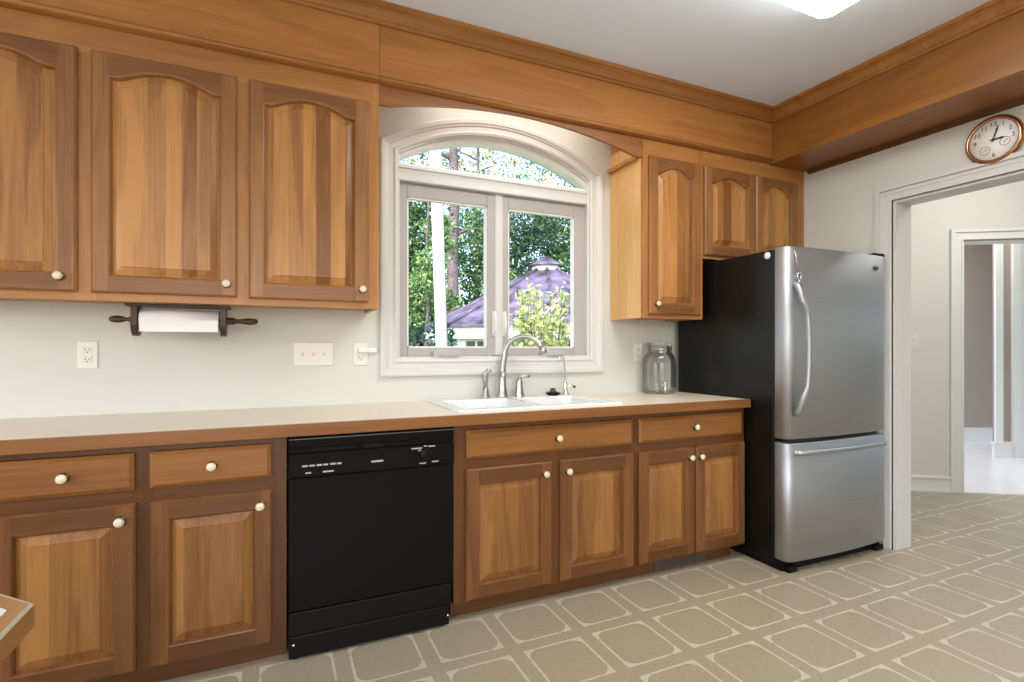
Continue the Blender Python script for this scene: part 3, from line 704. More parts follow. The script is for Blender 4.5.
b = MB(M['nickel']); b.lathe((1.068, fy, zd), [(.027, 0), (.027, .004), (.0235, .012), (.018, .045), (.0135, .06)], 'z', 20); b.build('base', sp_)
b = MB(M['nickel']); b.tube([(1.068, fy, zd + .055), (1.066, fy, zd + .10), (1.069, fy - .004, zd + .135), (1.081, fy - .014, zd + .154), (1.094, fy - .022, zd + .152)], [.0125, .0165, .016, .013, .010], 12); b.build('spray_head', sp_)
b = MB(M['nickel']); b.lathe((1.278, fy, zd), [(.030, 0), (.030, .004), (.0255, .02), (.021, .06), (.0205, .085), (.017, .098), (.0001, .104)], 'z', 20, cap=False); lv = b.build('handle', fa)
b = MB(M['nickel']); b.tube([(1.272, fy, zd + .100), (1.288, fy - .006, zd + .114), (1.316, fy - .014, zd + .116), (1.336, fy - .018, zd + .114)], [.008, .0085, .008, .006], 10, flat=.7); b.build('lever', lv)
st = thing('drain_stopper', (1.495, fy - .01, zd), 'dark round rubber sink stopper resting on the sink deck', 'stopper')
b = MB(M['blackmatte']); b.lathe((1.495, fy - .01, zd), [(.030, 0), (.045, .010), (.045, .014), (.022, .02)], 'z', 24); b.build('flange', st)
b = MB(M['ventmetal']); b.lathe((1.495, fy - .01, zd + .0195), [(.022, 0), (.022, .006), (.015, .008), (.015, .016), (.018, .02), (.0001, .022)], 'z', 20, cap=False); b.build('grip', st)
ff = thing('filter_faucet', (1.588, fy + .005, zd), 'slim chrome drinking water faucet at the right of the sink', 'faucet')
gx, gy = 1.588, fy + .005
b = MB(M['chrome']); b.lathe((gx, gy, zd), [(.024, 0), (.024, .006), (.014, .012), (.011, .05), (.012, .062), (.008, .075), (.0045, .085)], 'z', 18); b.build('base', ff)
b = MB(M['chrome']); pth = [(gx, gy, zd + .08), (gx - .003, gy, zd + .14), (gx - .012, gy - .004, zd + .20), (gx - .026, gy - .012, zd + .232), (gx - .045, gy - .022, zd + .238), (gx - .060, gy - .030, zd + .218), (gx - .066, gy - .034, zd + .196)]
b.tube(pth, [.0055, .005, .005, .005, .005, .006, .0075], 10); b.build('spout', ff)
b = MB([M['chrome'], M['blackmatte']]); b.tube([(gx, gy, zd + .045), (gx + .03, gy - .008, zd + .052), (gx + .055, gy - .014, zd + .046)], [.006, .005, .006], 8); b.lathe((gx + .055, gy - .014, zd + .038), [(.006, 0), (.008, .006), (.006, .014)], 'z', 10, 1); b.build('tap_lever', ff)
# glass dispenser jar
jx, jy, jz = 2.252, -.128, .9145
jar = thing('glass_jar', (jx, jy, jz), 'large clear glass dispenser jar at the end of the worktop by the fridge', 'jar')
b = MB(M['jar'], True)
prof = [(.0001, .0), (.098, .0), (.106, .008), (.107, .05), (.107, .18), (.104, .215), (.092, .245), (.077, .262), (.073, .272), (.073, .300), (.076, .303)]
inn = [(.072, .303), (.069, .298), (.069, .270), (.073, .259), (.088, .241), (.0995, .213), (.1025, .18), (.1025, .05), (.100, .014), (.092, .010), (.0001, .010)]
b.lathe((jx, jy, jz), prof + inn, 'z', 40, cap=False); b.build('vessel', jar)
b = MB(M['jar'], True); b.lathe((jx, jy, jz + .3035), [(.0001, 0), (.079, 0), (.079, .018), (.074, .022), (.0001, .022)], 'z', 36, cap=False); b.build('lid', jar)
b = MB(M['chrome']); sd = Vector((-.42, -.907, 0)); J = Vector((jx, jy, jz))
for pts, r in (([J + sd * .104 + Vector((0, 0, .045)), J + sd * .138 + Vector((0, 0, .045))], .010), ([J + sd * .134 + Vector((0, 0, .052)), J + sd * .136 + Vector((0, 0, .016))], .0085), ([J + sd * .132 + Vector((0, 0, .05)), J + sd * .130 + Vector((0, 0, .082))], .0055)): b.tube(pts, r, 10)
b.build('spigot', jar)
b = MB(M['chrome']); b.tube([(jx + .0735 * math.cos(a), jy + .0735 * math.sin(a), jz + .284) for a in [2 * PI * k / 32 for k in range(33)]], .002, 6, cap=False)
b.bbox(jx + .070, jy - .025, jz + .272, jx + .086, jy + .0, jz + .326, .003); b.build('wire_clasp', jar)

# ------------------------------------------------------------------ dishwasher
dw = thing('dishwasher', (.371, -.33, 0), 'black built-in dishwasher between the base cabinets', 'dishwasher')
X0, X1 = .041, .701
MB(M['blackmatte']).box(X0 + .01, -.585, .02, X1 - .01, -.02, .858).build('tub', dw)
b = MB(M['black']); b.bbox(X0, -.641, .190, X1 - .006, -.586, .703, .006); b.build('door', dw)
b = MB([M['black'], M['greymark'], M['mark']])
b.bbox(X0, -.641, .818, X1, -.586, .862, .004); b.bbox(X0, -.634, .796, X1, -.586, .82, .003); b.bbox(X0, -.648, .704, X1, -.586, .797, .006)
b.box(X0, -.646, .8515, X1, -.640, .8545, 1)
cp = b.build('control_panel', dw)
b = MB(M['blackmatte'])
for k in range(16): b.box(.125 + k * .0105, -.6375, .803, .131 + k * .0105, -.6335, .815)
b.box(.32, -.640, .800, .40, -.6335, .816); b.build('vent_grille', cp)
def mark(x, z, w, h): MB(M['mark']).box(x, -.6488, z, x + w, -.6478, z + h).build('control_marking', cp)
for x, w in ((.089, .020), (.114, .021), (.141, .020), (.166, .017), (.191, .022), (.217, .016)): mark(x, .746, w, .0065)
for x, w in ((.100, .021), (.164, .040)): mark(x, .719, w, .0055)
for x, z, w in ((.512, .781, .046), (.566, .788, .012), (.584, .786, .030), (.541, .772, .012), (.546, .717, .030), (.600, .720, .028)): mark(x, z, w, .0045)
mark(.348, .741, .048, .007)
b = MB(M['blackmatte']); b.lathe((.573, -.648, .754), [(.027, 0), (.026, .012), (.022, .016), (.0001, .016)], '-y', 24, cap=False); b.bbox(.568, -.670, .732, .578, -.660, .776, .002); b.build('dial', cp)
b = MB(M['blackmatte']); b.bbox(X0, -.640, .012, X1 - .022, -.560, .095, .004); b.bbox(X0, -.638, .096, X1 - .012, -.560, .186, .004); b.build('kick_plate', dw)
for x, z in ((.058, .064), (X1 - .028, .050)): MB(M['chrome']).lathe((x, -.640, z), [(.005, 0), (.004, .002), (.0001, .003)], '-y', 10, cap=False).build('screw', dw)
for x in (X0 + .015, X1 - .06): MB(M['blackmatte']).box(x, -.62, 0, x + .02, -.60, .0125).build('foot', dw)

# floor register in the toe kick
vr = thing('floor_vent', (2.03, -.566, 0), 'brown slotted heating vent set in the toe kick', 'vent')
b = MB(M['ventmetal']); b.bbox(1.845, -.572, .004, 2.205, -.5655, .068, .002); b.build('vent_plate', vr)
b = MB(M['slot'])
for k in range(22): b.box(1.868 + k * .0145, -.5732, .018, 1.878 + k * .0145, -.5718, .054)
b.build('slots', vr)

# ------------------------------------------------------------------ refrigerator
FX0, FX1 = 2.468, 3.322
fr = thing('refrigerator', ((FX0 + FX1) / 2, -.45, 0), 'stainless bottom-freezer refrigerator with black sides beside the doorway', 'refrigerator')
b = MB(M['blackside']); b.bbox(FX0, -.800, .028, FX1, -.06, 1.742, .006); b.build('cabinet_body', fr)
def fdoor(z0, z1, name):
    prof = [(FX0 + .002, -.806), (FX0, -.812), (FX0, -.850), (FX0 + .003, -.866), (FX0 + .011, -.879), (FX0 + .024, -.887), (FX0 + .045, -.891)]
    mid = []; n = 14; xa, xb = FX0 + .045, FX1 - .045
    for k in range(1, n): s_ = k / n; mid.append((xa + (xb - xa) * s_, -.891 - .016 * (1 - (2 * s_ - 1) ** 2)))
    pr = prof + mid + [(FX0 + FX1 - x, y) for x, y in reversed(prof)]
    b = MB([M['steel'], M['blackmatte']], True)
    r = .004; L = []
    for ins, z in ((r, z0), (0, z0 + r), (0, z1 - r), (r, z1)):
        cx = (FX0 + FX1) / 2; L.append([(cx + (x - cx) * (1 - ins / .43), y + (ins if y < -.82 else 0), z) for x, y in pr])
    for k in range(3): b.strip(L[k], L[k + 1], 0, True, True)
    b.add(L[0], [tuple(range(len(pr)))], 0, False); b.add(L[3], [tuple(range(len(pr)))], 0, False)
    return b.build(name, fr, fix=True)
ud = fdoor(.716, 1.748, 'fridge_door'); ld = fdoor(.062, .694, 'freezer_drawer')
MB(M['blackmatte']).box(FX0 + .006, -.8058, .055, FX1 - .006, -.8002, 1.742).build('door_gasket', fr)
# bowed handles
hx = FX0 + .050; b = MB(M['steel'], True)
rows = []
for k in range(41):
    s_ = k / 40; bow = math.sin(PI * s_); z = .842 + .71 * s_
    y_ = -.896 - .052 * min(1, bow * 2.0) ** .7; xr = hx + .012 + .036 * bow
    u_ = min(1, max(0, (min(s_, 1 - s_) - .13) / .10)); u_ = u_ * u_ * (3 - 2 * u_)
    xl = (hx - .022) * (1 - u_) + (xr - .026) * u_
    if k in (0, 40): xr -= .006; xl += .004
    th_ = .010 + .012 * (1 - min(1, bow * 2.0)); cx = (xl + xr) / 2; w_ = (xr - xl) / 2
    rows.append([(xl, y_ - .003, z), (cx - w_ * .6, y_ - th_, z), (cx + w_ * .6, y_ - th_, z), (xr, y_ - .003, z), (cx + w_ * .8, y_ + .010, z), (cx - w_ * .8, y_ + .010, z)])
for k in range(40): b.strip(rows[k], rows[k + 1], 0, True, True)
b.add(rows[0], [tuple(range(6))]); b.add(rows[40], [tuple(range(6))])
b.build('door_handle', ud)
b = MB(M['steel']); pts = []
for k in range(25):
    s_ = k / 24; bow = math.sin(PI * s_); pts.append((FX0 + .05 + .765 * s_, -.897 - .050 * bow ** .45, .645 + .004 * bow))
b.tube(pts, [.013 - .002 * math.sin(PI * k / 24) for k in range(25)], 12, flat=.8, ref=(0, 0, 1)); b.tube([(FX0 + .052, -.884, .645), (FX0 + .056, -.903, .645)], .0145, 10); b.tube([(FX1 - .041, -.884, .645), (FX1 - .045, -.903, .645)], .0145, 10)
b.build('drawer_handle', ld)
b = MB(M['slot']); b.lathe((FX1 - .130, -.8985, 1.672), [(.0001, 0), (.0125, 0), (.0125, .0035), (.0001, .004)], '-y', 20, cap=False)
b.xf(lambda x, y, z: ((x - (FX1 - .13)) * 2.0 + FX1 - .13, y, z)); b.build('badge', ud)
b = MB(M['blackmatte']); b.bbox(FX1 - .10, -.880, 1.743, FX1 - .004, -.77, 1.768, .006); b.build('hinge_cover', fr)
b = MB(M['blackmatte']); b.bbox(FX0 + .006, -.850, .003, FX1 - .006, -.10, .058, .003)
for k in range(20): b.box(FX0 + .06 + k * .037, -.864, .030, FX0 + .085 + k * .037, -.860, .050)
b.build('base_grille', fr)
for x in (FX0 + .018, FX1 - .088): MB(M['blackmatte']).bbox(x, -.880, 0, x + .07, -.80, .034, .006).build('foot', fr)
# little steel strap hanging from a pin at the top of the door
hk = thing('hanging_opener', (2.535, -.897, 1.55), 'small metal opener on a wire hung at the top of the fridge door', 'opener')
b = MB(M['chrome']); b.tube([(2.512, -.8915, 1.717), (2.512, -.899, 1.716)], .008, 10); b.build('pin', hk)
b = MB(M['nickel']); b.tube([(2.512, -.8985, 1.714), (2.522, -.899, 1.66), (2.532, -.900, 1.610)], .003, 6); b.build('wire', hk)
b = MB(M['chrome']); b.tube([(2.538 + .014 * math.cos(2 * PI * k / 20), -.902, 1.588 + .020 * math.sin(2 * PI * k / 20)) for k in range(21)], .004, 6, cap=False); b.bbox(2.534, -.905, 1.548, 2.550, -.9, 1.572, .002); b.build('opener_ring', hk)
b = MB(M['plate']); b.lathe((FX0 - .0005, -.762, 1.713), [(.019, 0), (.019, .004), (.013, .007), (.0001, .008)], '-x', 20, cap=False)
tag(b.build('magnet'), 'round white magnet high on the black side of the fridge', 'magnet')

# ------------------------------------------------------------------ paper towel holder
py, pz = -.20, 1.322
HX = .012
ho = thing('paper_towel_holder', (-.365, py, 1.255), 'dark wooden paper towel holder fixed under the wall cabinet', 'paper towel holder')
b = MB(M['darkwood']); b.bbox(-.560, py - .05, 1.374, -.185, py + .05, 1.3865, .003); b.build('mounting_plate', ho)
for x in (-.530, -.212):
    b = MB(M['darkwood']); pl = [(py - .042, 1.3738), (py + .042, 1.3738)] + [(py + .048 * math.cos(a), pz - .014 + .054 * math.sin(a)) for a in [math.radians(20 - 220 * k / 20) for k in range(21)]]
    b.prism(pl, 'x', x - .011, x + .011); b.build('bracket', ho)
b = MB(M['darkwood']); b.lathe((-.52, py, pz), [(.009, 0), (.009, .30)], 'x', 12); b.build('rod', ho)
b = MB(M['darkwood']); b.lathe((-.5415, py, pz), [(.010, 0), (.010, .014), (.007, .02), (.013, .036), (.015, .052), (.012, .072), (.006, .08), (.0001, .081)], '-x', 16, cap=False); b.build('handle', ho)
b = MB(M['darkwood']); b.lathe((-.2005, py, pz), [(.016, 0), (.016, .026), (.011, .034), (.009, .050), (.014, .075), (.0155, .092), (.013, .112), (.007, .122), (.0001, .124)], 'x', 16, cap=False); b.build('handle', ho)
b = MB(M['paper']); b.lathe((-.514, py, pz), [(.016, 0), (.043, 0), (.043, .285), (.016, .285), (.016, 0)], 'x', 32, cap=False); b.box(-.512, py - .0445, pz - .05, -.231, py - .0432, pz)
tag(b.build('paper_towel_roll'), 'white paper towel roll in the dark wooden holder', 'paper towel roll')

# ------------------------------------------------------------------ outlets and switches
def outlet(x, z, label, plug=False):
    o = thing('wall_outlet', (x, 0, z), label, 'outlet', 'duplex outlets on the kitchen wall')
    b = MB(M['plate']); b.bbox(x - .036, -.0065, z - .058, x + .036, -.0005, z + .058, .003); b.lathe((x, -.0065, z), [(.003, 0), (.003, .001)], '-y', 8); b.build('cover_plate', o)
    for dz in (.02, -.02):
        b = MB([M['plate'], M['slot']]); b.bbox(x - .017, -.0085, z + dz - .015, x + .017, -.0062, z + dz + .015, .0025)
        b.box(x - .008, -.009, z + dz - .003, x - .0055, -.0084, z + dz + .008, 1); b.box(x + .0055, -.009, z + dz - .003, x + .008, -.0084, z + dz + .006, 1); b.lathe((x, -.0084, z + dz - .009), [(.003, 0), (.003, .0006)], '-y', 8, 1)
        b.build('receptacle', o)
    return o
o1 = outlet(-.744, 1.175, 'white duplex outlet left of the paper towel holder')
o2 = copy_tree(o1); o2.location = (.398, 0, 1.172); o2['label'] = 'white duplex outlet with a plug, beside the window casing'
o3 = copy_tree(o1); o3.location = (2.180, 0, 1.176); o3['label'] = 'white duplex outlet on the wall behind the glass jar'
sw = thing('switch_plate', (.168, 0, 1.174), 'wide white three-toggle switch plate left of the window', 'switch')
b = MB(M['plate']); b.bbox(.073, -.0065, 1.115, .263, -.0005, 1.233, .003); b.build('cover_plate', sw)
for x in (.117, .168, .219):
    b = MB(M['plate']); b.box(x - .006, -.0075, 1.160, x + .006, -.006, 1.188); b.prism([(-.006, 1.172), (-.020, 1.186), (-.018, 1.178), (-.006, 1.163)], 'x', x - .0045, x + .0045); b.build('toggle', sw)
b = MB(M['white']); b.bbox(.383, -.036, 1.180, .478, -.0095, 1.206, .006)
tag(b.build('plug'), 'white plug-in charger in the outlet beside the window casing', 'plug')
b = MB(M['plate']); S_ = .045
vs = [dg(S_ + a, h, z) for a in (-.036, .036) for h in (-.007, -.0005) for z in (1.215, 1.33)]
b.add(vs, [(0, 1, 3, 2), (4, 5, 7, 6), (0, 1, 5, 4), (2, 3, 7, 6), (0, 2, 6, 4), (1, 3, 7, 5)])
vs = [dg(S_ + a, h, z) for a in (-.006, .006) for h in (-.016, -.007) for z in (1.26, 1.285)]
b.add(vs, [(0, 1, 3, 2), (4, 5, 7, 6), (0, 1, 5, 4), (2, 3, 7, 6), (0, 2, 6, 4), (1, 3, 7, 5)])
tag(b.build('switch_plate'), 'small white light switch on the angled hall wall beyond the doorway', 'switch')

# ------------------------------------------------------------------ wall clock
cy, czz, cr = -1.388, 2.268, .122
clk = thing('wall_clock', (XR, cy, czz - cr), 'round copper-rimmed wall clock above the doorway', 'clock')
b = MB([M['copper']], True)
b.lathe((XR - .0005, cy, czz), [(.095, 0), (.112, .002), (.121, .010), (.122, .020), (.117, .030), (.110, .035), (.104, .034), (.101, .028), (.100, .022)], '-x', 48, cap=False); b.build('rim', clk)
b = MB(M['dial']); b.lathe((XR - .0015, cy, czz), [(.103, .0), (.103, .020), (.0001, .0201)], '-x', 48, cap=False); b.build('dial', clk)
fh = XR - .0225
def cl(a, b_, h=0): return (fh - h, cy - a, czz + b_)
for k in range(1, 13):
    if k in (4, 5, 7, 8): continue
    a = PI / 2 - k * PI / 6; vs, fs = text_mesh(str(k), .031)
    MB(M['ink']).add([cl(.078 * math.cos(a) + x, .078 * math.sin(a) + y, .0003) for x, y, z in vs], fs).build('numeral', clk, fix=False)
for (px_, pz_, r_) in ((-.036, -.046, .021), (.046, -.022, .021)):
    b = MB(M['greymark']); b.tube([cl(px_ + r_ * math.cos(2 * PI * k / 24), pz_ + r_ * math.sin(2 * PI * k / 24), .0006) for k in range(25)], .0011, 6, cap=False)
    b.tube([cl(px_ - .008, pz_ - .006, .001), cl(px_ + .012, pz_ + .008, .001)], .0012, 6); b.build('subdial', clk)
for nm, L_, w_, ang, hh in (('minute_hand', .074, .0042, PI / 2 - math.radians(18), .006), ('hour_hand', .050, .0055, PI / 2 - math.radians(91.5), .004)):
    dx, dz_ = math.cos(ang), math.sin(ang); b = MB(M['ink'])
    P_ = [(-.015, -.002), (-.015, .002), (L_ * .7, w_), (L_, 0), (L_ * .7, -w_)]
    A = [cl(p_ * dx - q_ * dz_, p_ * dz_ + q_ * dx, hh) for p_, q_ in P_]; B_ = [cl(p_ * dx - q_ * dz_, p_ * dz_ + q_ * dx, hh + .001) for p_, q_ in P_]
    b.add(A, [tuple(range(5))]); b.add(B_, [tuple(range(5))]); b.strip(A, B_, 0, True); b.lathe(cl(0, 0, .0), [(.006, 0), (.006, hh + .002)], '-x', 14); b.build(nm, clk)

# ------------------------------------------------------------------ ceiling light
cl_ = thing('ceiling_light', (1.62, -1.55, CEIL), 'bright white rectangular ceiling light at the top edge', 'ceiling light')
b = MB(M['white']); b.bbox(1.05, -1.84, 2.755, 2.19, -1.30, CEIL - .0005, .004); b.build('housing', cl_)
def rrect(x0, x1, y0, y1, r, z, n=6):
    return [(cx + r * math.cos(math.radians(a0 + 90 * k / n)), cy_ + r * math.sin(math.radians(a0 + 90 * k / n)), z) for cx, cy_, a0 in ((x1 - r, y0 + r, -90), (x1 - r, y1 - r, 0), (x0 + r, y1 - r, 90), (x0 + r, y0 + r, 180)) for k in range(n + 1)]
b = MB([M['lens'], M['lens_side'], M['white']]); L = [rrect(.99, 2.255, -1.90, -1.235, .05, 2.754), rrect(.99, 2.255, -1.90, -1.235, .05, 2.69), rrect(1.0, 2.245, -1.89, -1.245, .045, 2.676)]
b.strip(L[0], L[1], 1, True); b.strip(L[1], L[2], 0, True); b.add(L[2], [tuple(range(len(L[2])))], 0); b.add(L[0], [tuple(range(len(L[0])))], 2); b.build('diffuser', cl_)

# ------------------------------------------------------------------ table corner in the foreground
tb = thing('table', (-.95, -2.1, 0), 'corner of a wooden table with pale tile inlay at the lower left', 'table')
ol = [(-.385, -2.65), (-.385, -1.632), (-.497, -1.518), (-1.5, -1.518), (-1.612, -1.632), (-1.612, -2.65)]
def inset(poly, d):
    c_ = Vector((sum(x for x, y in poly) / len(poly), sum(y for x, y in poly) / len(poly))); out = []; n = len(poly)
    for i in range(n):
        p0, p1, p2 = Vector(poly[i - 1]), Vector(poly[i]), Vector(poly[(i + 1) % n])
        d1, d2 = (p1 - p0).normalized(), (p2 - p1).normalized(); n1, n2 = Vector((-d1.y, d1.x)), Vector((-d2.y, d2.x))
        k = 1 + n1.dot(n2); out.append(tuple(p1 + (n1 + n2) * d / k))
    return out
b = MB([M['table'], M['greyedge'], M['darkwood']]); i0, i1, i2 = inset(ol, .003), inset(ol, .0065), inset(ol, .031)
Z = lambda poly, z: [(x, y, z) for x, y in poly]
b.strip(Z(ol, .757), Z(i0, .760), 1, True); b.strip(Z(i0, .760), Z(i1, .760), 1, True); b.strip(Z(i1, .760), Z(i2, .760), 0, True)
b.strip(Z(ol, .757), Z(ol, .719), 0, True); i3 = inset(ol, .02); b.strip(Z(ol, .719), Z(i3, .713), 0, True); b.add(Z(i3, .713), [tuple(range(6))], 0)
ttop = b.build('tabletop', tb)
b = MB(M['tile_white']); b.prism(i2, 'z', .740, .7592); b.build('tile_inlay', ttop)
for y in (-2.55, -1.66): MB(M['table']).box(-1.5, y, .60, -.56, y + .03, .7125).build('apron', tb)
for x, y in ((-.58, -1.70), (-1.42, -1.70), (-.58, -2.46), (-1.42, -2.46)):
    b = MB(M['table']); b.lathe((x, y, 0), [(.02, 0), (.026, .05), (.022, .12), (.03, .3), (.034, .5), (.03, .6), (.036, .62), (.036, .7125)], 'z', 16); b.build('leg', tb)

# ------------------------------------------------------------------ outdoors
GZ = -.65
struct(MB(M['grass']).box(-30, .3, GZ - .1, 50, 70, GZ).build('ground'), 'green lawn outside the window', 'ground')
def at(u, Z): q = CAMP + Fv * Z + Rv * ((u - 511.3) / 520.5 * Z); return q
def zof(v, Z): return 1.203 + (348.3 - v) / 520.5 * Z
# gazebo
gq = at(546, 14.0); gz = thing('gazebo', (gq.x, gq.y, GZ), 'white gazebo with violet-grey hipped roof and cupola in the garden', 'gazebo')
def ring(r, z, n=8, ph=-AY): return [(gq.x + r * math.cos(ph + 2 * PI * k / n), gq.y + r * math.sin(ph + 2 * PI * k / n), z) for k in range(n)]
ze, zt = 1.70, 3.28
b = MB(M['shingle']); n_ = 9
L = [ring(3.38 + (.36 - 3.38) * k / n_, ze + (zt - ze) * (k / n_) ** 1.06) for k in range(n_ + 1)]
for k in range(n_): b.strip(L[k], L[k + 1], 0, True)
b.strip(L[0], ring(3.38, ze - .03), 0, True); b.add(ring(3.38, ze - .03), [tuple(range(8))])
for k in range(8): b.tube([L[0][k], L[n_ // 2][k], L[-1][k]], .05, 6)
b.build('roof', gz)
b = MB([M['whitewood'], M['shingle']]); b.strip(ring(.38, zt - .10), ring(.38, zt + .13), 0, True); b.strip(ring(.50, zt + .12), ring(.24, zt + .29), 1, True); b.strip(ring(.24, zt + .29), ring(.02, zt + .40), 1, True); b.add(ring(.50, zt + .12), [tuple(range(8))], 1); b.build('cupola', gz)
b = MB(M['whitewood']); b.strip(ring(3.30, ze - .28), ring(3.30, ze - .03), 0, True); b.strip(ring(3.08, ze - .28), ring(3.30, ze - .28), 0, True); b.strip(ring(3.05, GZ), ring(3.05, ze - .28), 0, True); gw = b.build('wall', gz)
for k in range(8):
    A, B_ = Vector(ring(3.07, 0)[k]), Vector(ring(3.07, 0)[(k + 1) % 8])
    for (s0, s1) in ((.10, .32), (.36, .60), (.64, .88)):
        P_ = [A.lerp(B_, s0), A.lerp(B_, s1)]; w_ = MB([M['pane'], M['whitewood']])
        w_.add([(P_[0].x, P_[0].y, .35), (P_[1].x, P_[1].y, .35), (P_[1].x, P_[1].y, 1.36), (P_[0].x, P_[0].y, 1.36)], [(0, 1, 2, 3)])
        mp_ = (P_[0] + P_[1]) / 2; w_.tube([(mp_.x, mp_.y, .35), (mp_.x, mp_.y, 1.36)], .025, 6, 1); w_.build('window', gw)
# slim white post by the porch
a_, b_ = at(441.7, 5.0), at(435.2, 5.0)
b = MB(M['whitewood']); bot = a_ + (a_ - b_) * .9
b.tube([(bot.x, bot.y, GZ), (a_.x, a_.y, 1.22), (b_.x, b_.y, 3.14), (b_.x + (b_.x - a_.x) * .6, b_.y + (b_.y - a_.y) * .6, 4.3)], .056, 16)
b.lathe((bot.x, bot.y, GZ), [(.11, 0), (.11, .12), (.08, .16), (.062, .2)], 'z', 16)
tag(b.build('white_post'), 'slim white post outside the left casement', 'post')

LG = leaf_mat('leaf_green', (.012, .05, .014), (.11, .24, .06))
LB = leaf_mat('leaf_blue_green', (.008, .032, .024), (.055, .15, .09))
LD = leaf_mat('leaf_dark', (.008, .028, .022), (.035, .09, .055))
LY = leaf_mat('leaf_yellow_green', (.50, .56, .16), (.90, .88, .50))
LO = leaf_mat('leaf_autumn', (.50, .20, .05), (.30, .42, .12))
LC = leaf_mat('leaf_light', (.14, .30, .08), (.40, .52, .18))
rnd = random.Random(11)
def leaf(b, c_, s, up=.3, mi=0):
    n = Vector((rnd.gauss(0, 1), rnd.gauss(0, 1), rnd.gauss(0, 1) + up)).normalized()
    u = n.orthogonal().normalized(); u = Matrix.Rotation(rnd.uniform(0, 2 * PI), 3, n) @ u; w = n.cross(u)
    l, k = s, s * .42
    b.add([c_ - u * l, c_ + w * k - u * l * .1, c_ + u * l, c_ - w * k - u * l * .1], [(0, 1, 2, 3)], mi, False)
def foliage(blobs, count, s, mats, fill=.55):
    b = MB(mats); tot = sum(r[0] * r[1] * r[2] for _, r in blobs)
    for c_, r in blobs:
        for _ in range(int(count * r[0] * r[1] * r[2] / tot)):
            d = Vector((rnd.gauss(0, 1), rnd.gauss(0, 1), rnd.gauss(0, 1))).normalized() * rnd.uniform(fill, 1) ** .6
            leaf(b, Vector((c_[0] + d.x * r[0], c_[1] + d.y * r[1], c_[2] + d.z * r[2])), s * rnd.uniform(.6, 1.3), mi=rnd.randrange(len(mats)))
    return b
def tree(q, h, tr, blobs, count, s, mats, label, fill=.4, nm='tree', lean=0):
    t_ = thing(nm, (q.x, q.y, GZ), label, 'tree', 'garden trees outside the window')
    b = MB(M['bark']); k = 10; pts = [(q.x + lean * (i / k) + .03 * math.sin(i * 1.7), q.y + .03 * math.cos(i * 2.1), GZ + h * i / k) for i in range(k + 1)]
    b.tube(pts, [tr * (1.25 if i == 0 else 1 - .75 * i / k) for i in range(k + 1)], 12)
    for c_, r in blobs[:7]:
        zz = max(GZ + h * .25, c_[2] - r[2] * .6); zz = min(zz, GZ + h * .95); b.tube([(q.x + lean * (zz - GZ) / h, q.y, zz), ((q.x + c_[0]) / 2, (q.y + c_[1]) / 2, (zz + c_[2]) / 2 + .1), c_], [tr * .3, tr * .2, tr * .06], 6)
    b.build('trunk', t_)
    foliage(blobs, count, s, mats, fill).build('foliage', t_, fix=False)
    return t_
def blob_stack(q, z0, z1, r0, r1, n, j):
    out = []
    for k in range(n):
        s_ = k / max(1, n - 1); r = r0 + (r1 - r0) * s_; a = rnd.uniform(0, 2 * PI)
        out.append(((q.x + math.cos(a) * j * r, q.y + math.sin(a) * j * r, z0 + (z1 - z0) * s_), (r * rnd.uniform(.8, 1.1), r * rnd.uniform(.8, 1.1), r * rnd.uniform(.5, .75))))
    return out
q = at(409, 21.5); tree(q, 6.2, .10, blob_stack(q, .9, 7.3, 1.45, 1.2, 12, .5), 17000, .11, [LG, LC, LB], 'bushy green tree at the left edge of the window view')
q = at(453.5, 19.5); tree(q, 17, .27, blob_stack(q + Rv * .3, 4.2, 6.4, 1.0, .9, 4, .6) + blob_stack(q, 9.0, 13.5, 2.4, 2.0, 4, .8), 1900, .11, [LG, LB, LC], 'tall tree with a thick grey trunk behind the white post', fill=.2)
q = at(427.5, 15.5); tree(q, 7.5, .08, blob_stack(q, 2.6, 4.9, .65, .6, 5, .8), 2200, .08, [LG, LC], 'thin dark-trunked tree left of the white post', fill=.2)
q = at(480, 25.5); tree(q, 8.5, .16, blob_stack(q, .8, 7.7, 1.9, 1.5, 11, .5), 15000, .11, [LB, LG, LC], 'blue-green evergreen tree right of the thick trunk')
q = at(515, 31.0); tree(q, 9.5, .2, blob_stack(q, .6, 9.2, 2.3, 1.9, 11, .45), 13000, .13, [LB, LD, LG], 'dark evergreen tree behind the window mullion')
q = at(554, 34.0); tree(q, 9.5, .2, blob_stack(q, 1.0, 9.8, 3.0, 2.5, 12, .4), 16000, .15, [LB, LD, LG, LC], 'dark leafy tree rising behind the gazebo cupola')
q = at(618, 24.0); tree(q, 9.5, .2, blob_stack(q, 1.0, 7.2, 2.2, 1.8, 9, .45), 6000, .14, [LB, LD, LG], 'dark leafy tree right of the gazebo')
q = at(340, 24.0); tree(q, 8.5, .2, blob_stack(q, .8, 7.0, 2.1, 1.6, 9, .45), 6000, .14, [LB, LG], 'green tree beyond the left window casing')
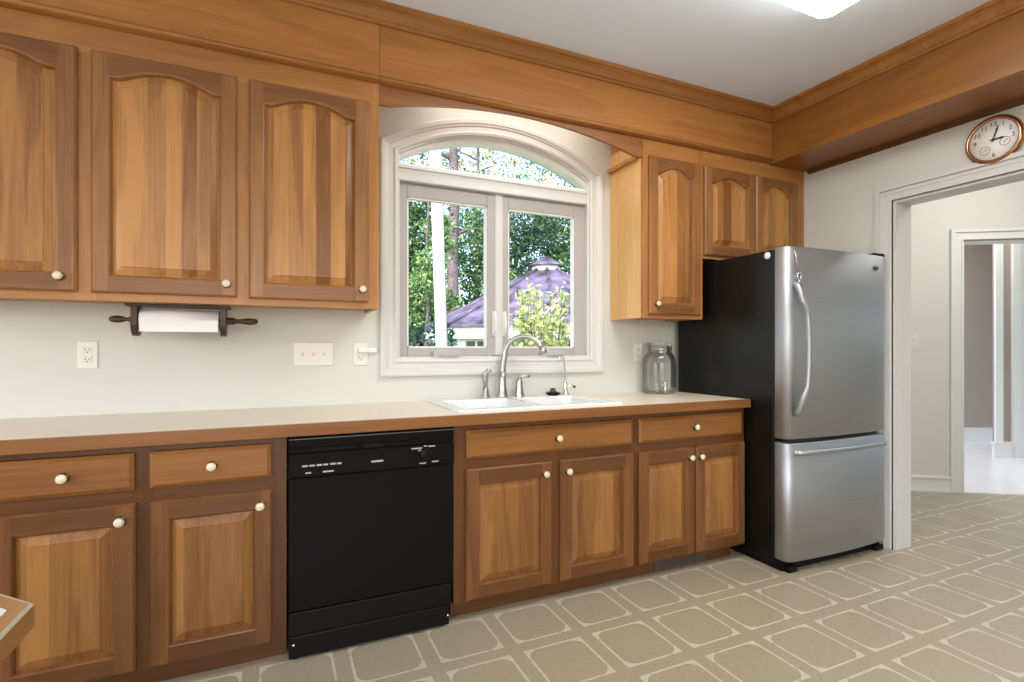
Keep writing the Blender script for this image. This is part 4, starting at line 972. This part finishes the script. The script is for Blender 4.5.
q = at(478, 44.0); tree(q, 22, .3, blob_stack(q, 13.8, 19.6, 4.2, 4.0, 7, .8), 1900, .24, [LC, LG, LO, LO], 'tall sparse tree with autumn leaves seen in the arched top pane', fill=.1)
q = at(574, 56.0); tree(q, 21, .25, blob_stack(q, 16.6, 23.4, 4.4, 4.0, 6, .8), 1900, .28, [LG, LB, LC], 'tall sparse green tree at the right of the arched top pane', fill=.1)
# bright bush with upright shoots in front of the gazebo
q = at(541, 6.2); bu = thing('bush', (q.x, q.y, GZ), 'bright yellow-green bush with upright shoots in front of the gazebo', 'bush')
bs = MB(M['bark']); bf = MB([LY, LY, LC])
for k in range(26):
    a = rnd.uniform(-.42, .34); tz = zof(rnd.uniform(286, 324) if k > 2 else 281 + 5 * k, 6.2); top_ = q + Rv * a * 1.0 + Fv * rnd.uniform(-.25, .25); bb_ = q + Rv * a * .35
    pts = [(bb_.x, bb_.y, GZ), ((bb_.x + top_.x) / 2, (bb_.y + top_.y) / 2, tz * .4), (top_.x, top_.y, tz)]
    bs.tube(pts, [.014, .010, .004], 5)
    for _ in range(90):
        s_ = rnd.uniform(.0, 1); p_ = Vector(pts[1]).lerp(Vector(pts[2]), s_); w_ = .085 * (1.25 - s_)
        leaf(bf, p_ + Vector((rnd.gauss(0, w_), rnd.gauss(0, w_), rnd.gauss(0, .03))), .045 * rnd.uniform(.6, 1.2), 0, rnd.randrange(3))
bs.build('stems', bu); bf.build('foliage', bu, fix=False)
q = at(417, 8.0); sh = thing('shrub', (q.x, q.y, GZ), 'low dark blue-green shrub at the lower left of the window view', 'shrub')
bls = [((q.x + Rv.x * a, q.y + Rv.y * a, z), (.34, .34, .38)) for a, z in ((-.45, .7), (-.1, 1.0), (.2, .85), (-.2, 1.3), (.28, 1.28), (0, .3), (-.4, 0.1), (.3, .3))]
foliage(bls, 2200, .07, [LD, LD, LB]).build('foliage', sh, fix=False); MB(M['bark']).tube([(q.x, q.y, GZ), (q.x, q.y, .9)], .04, 8).build('stem', sh)
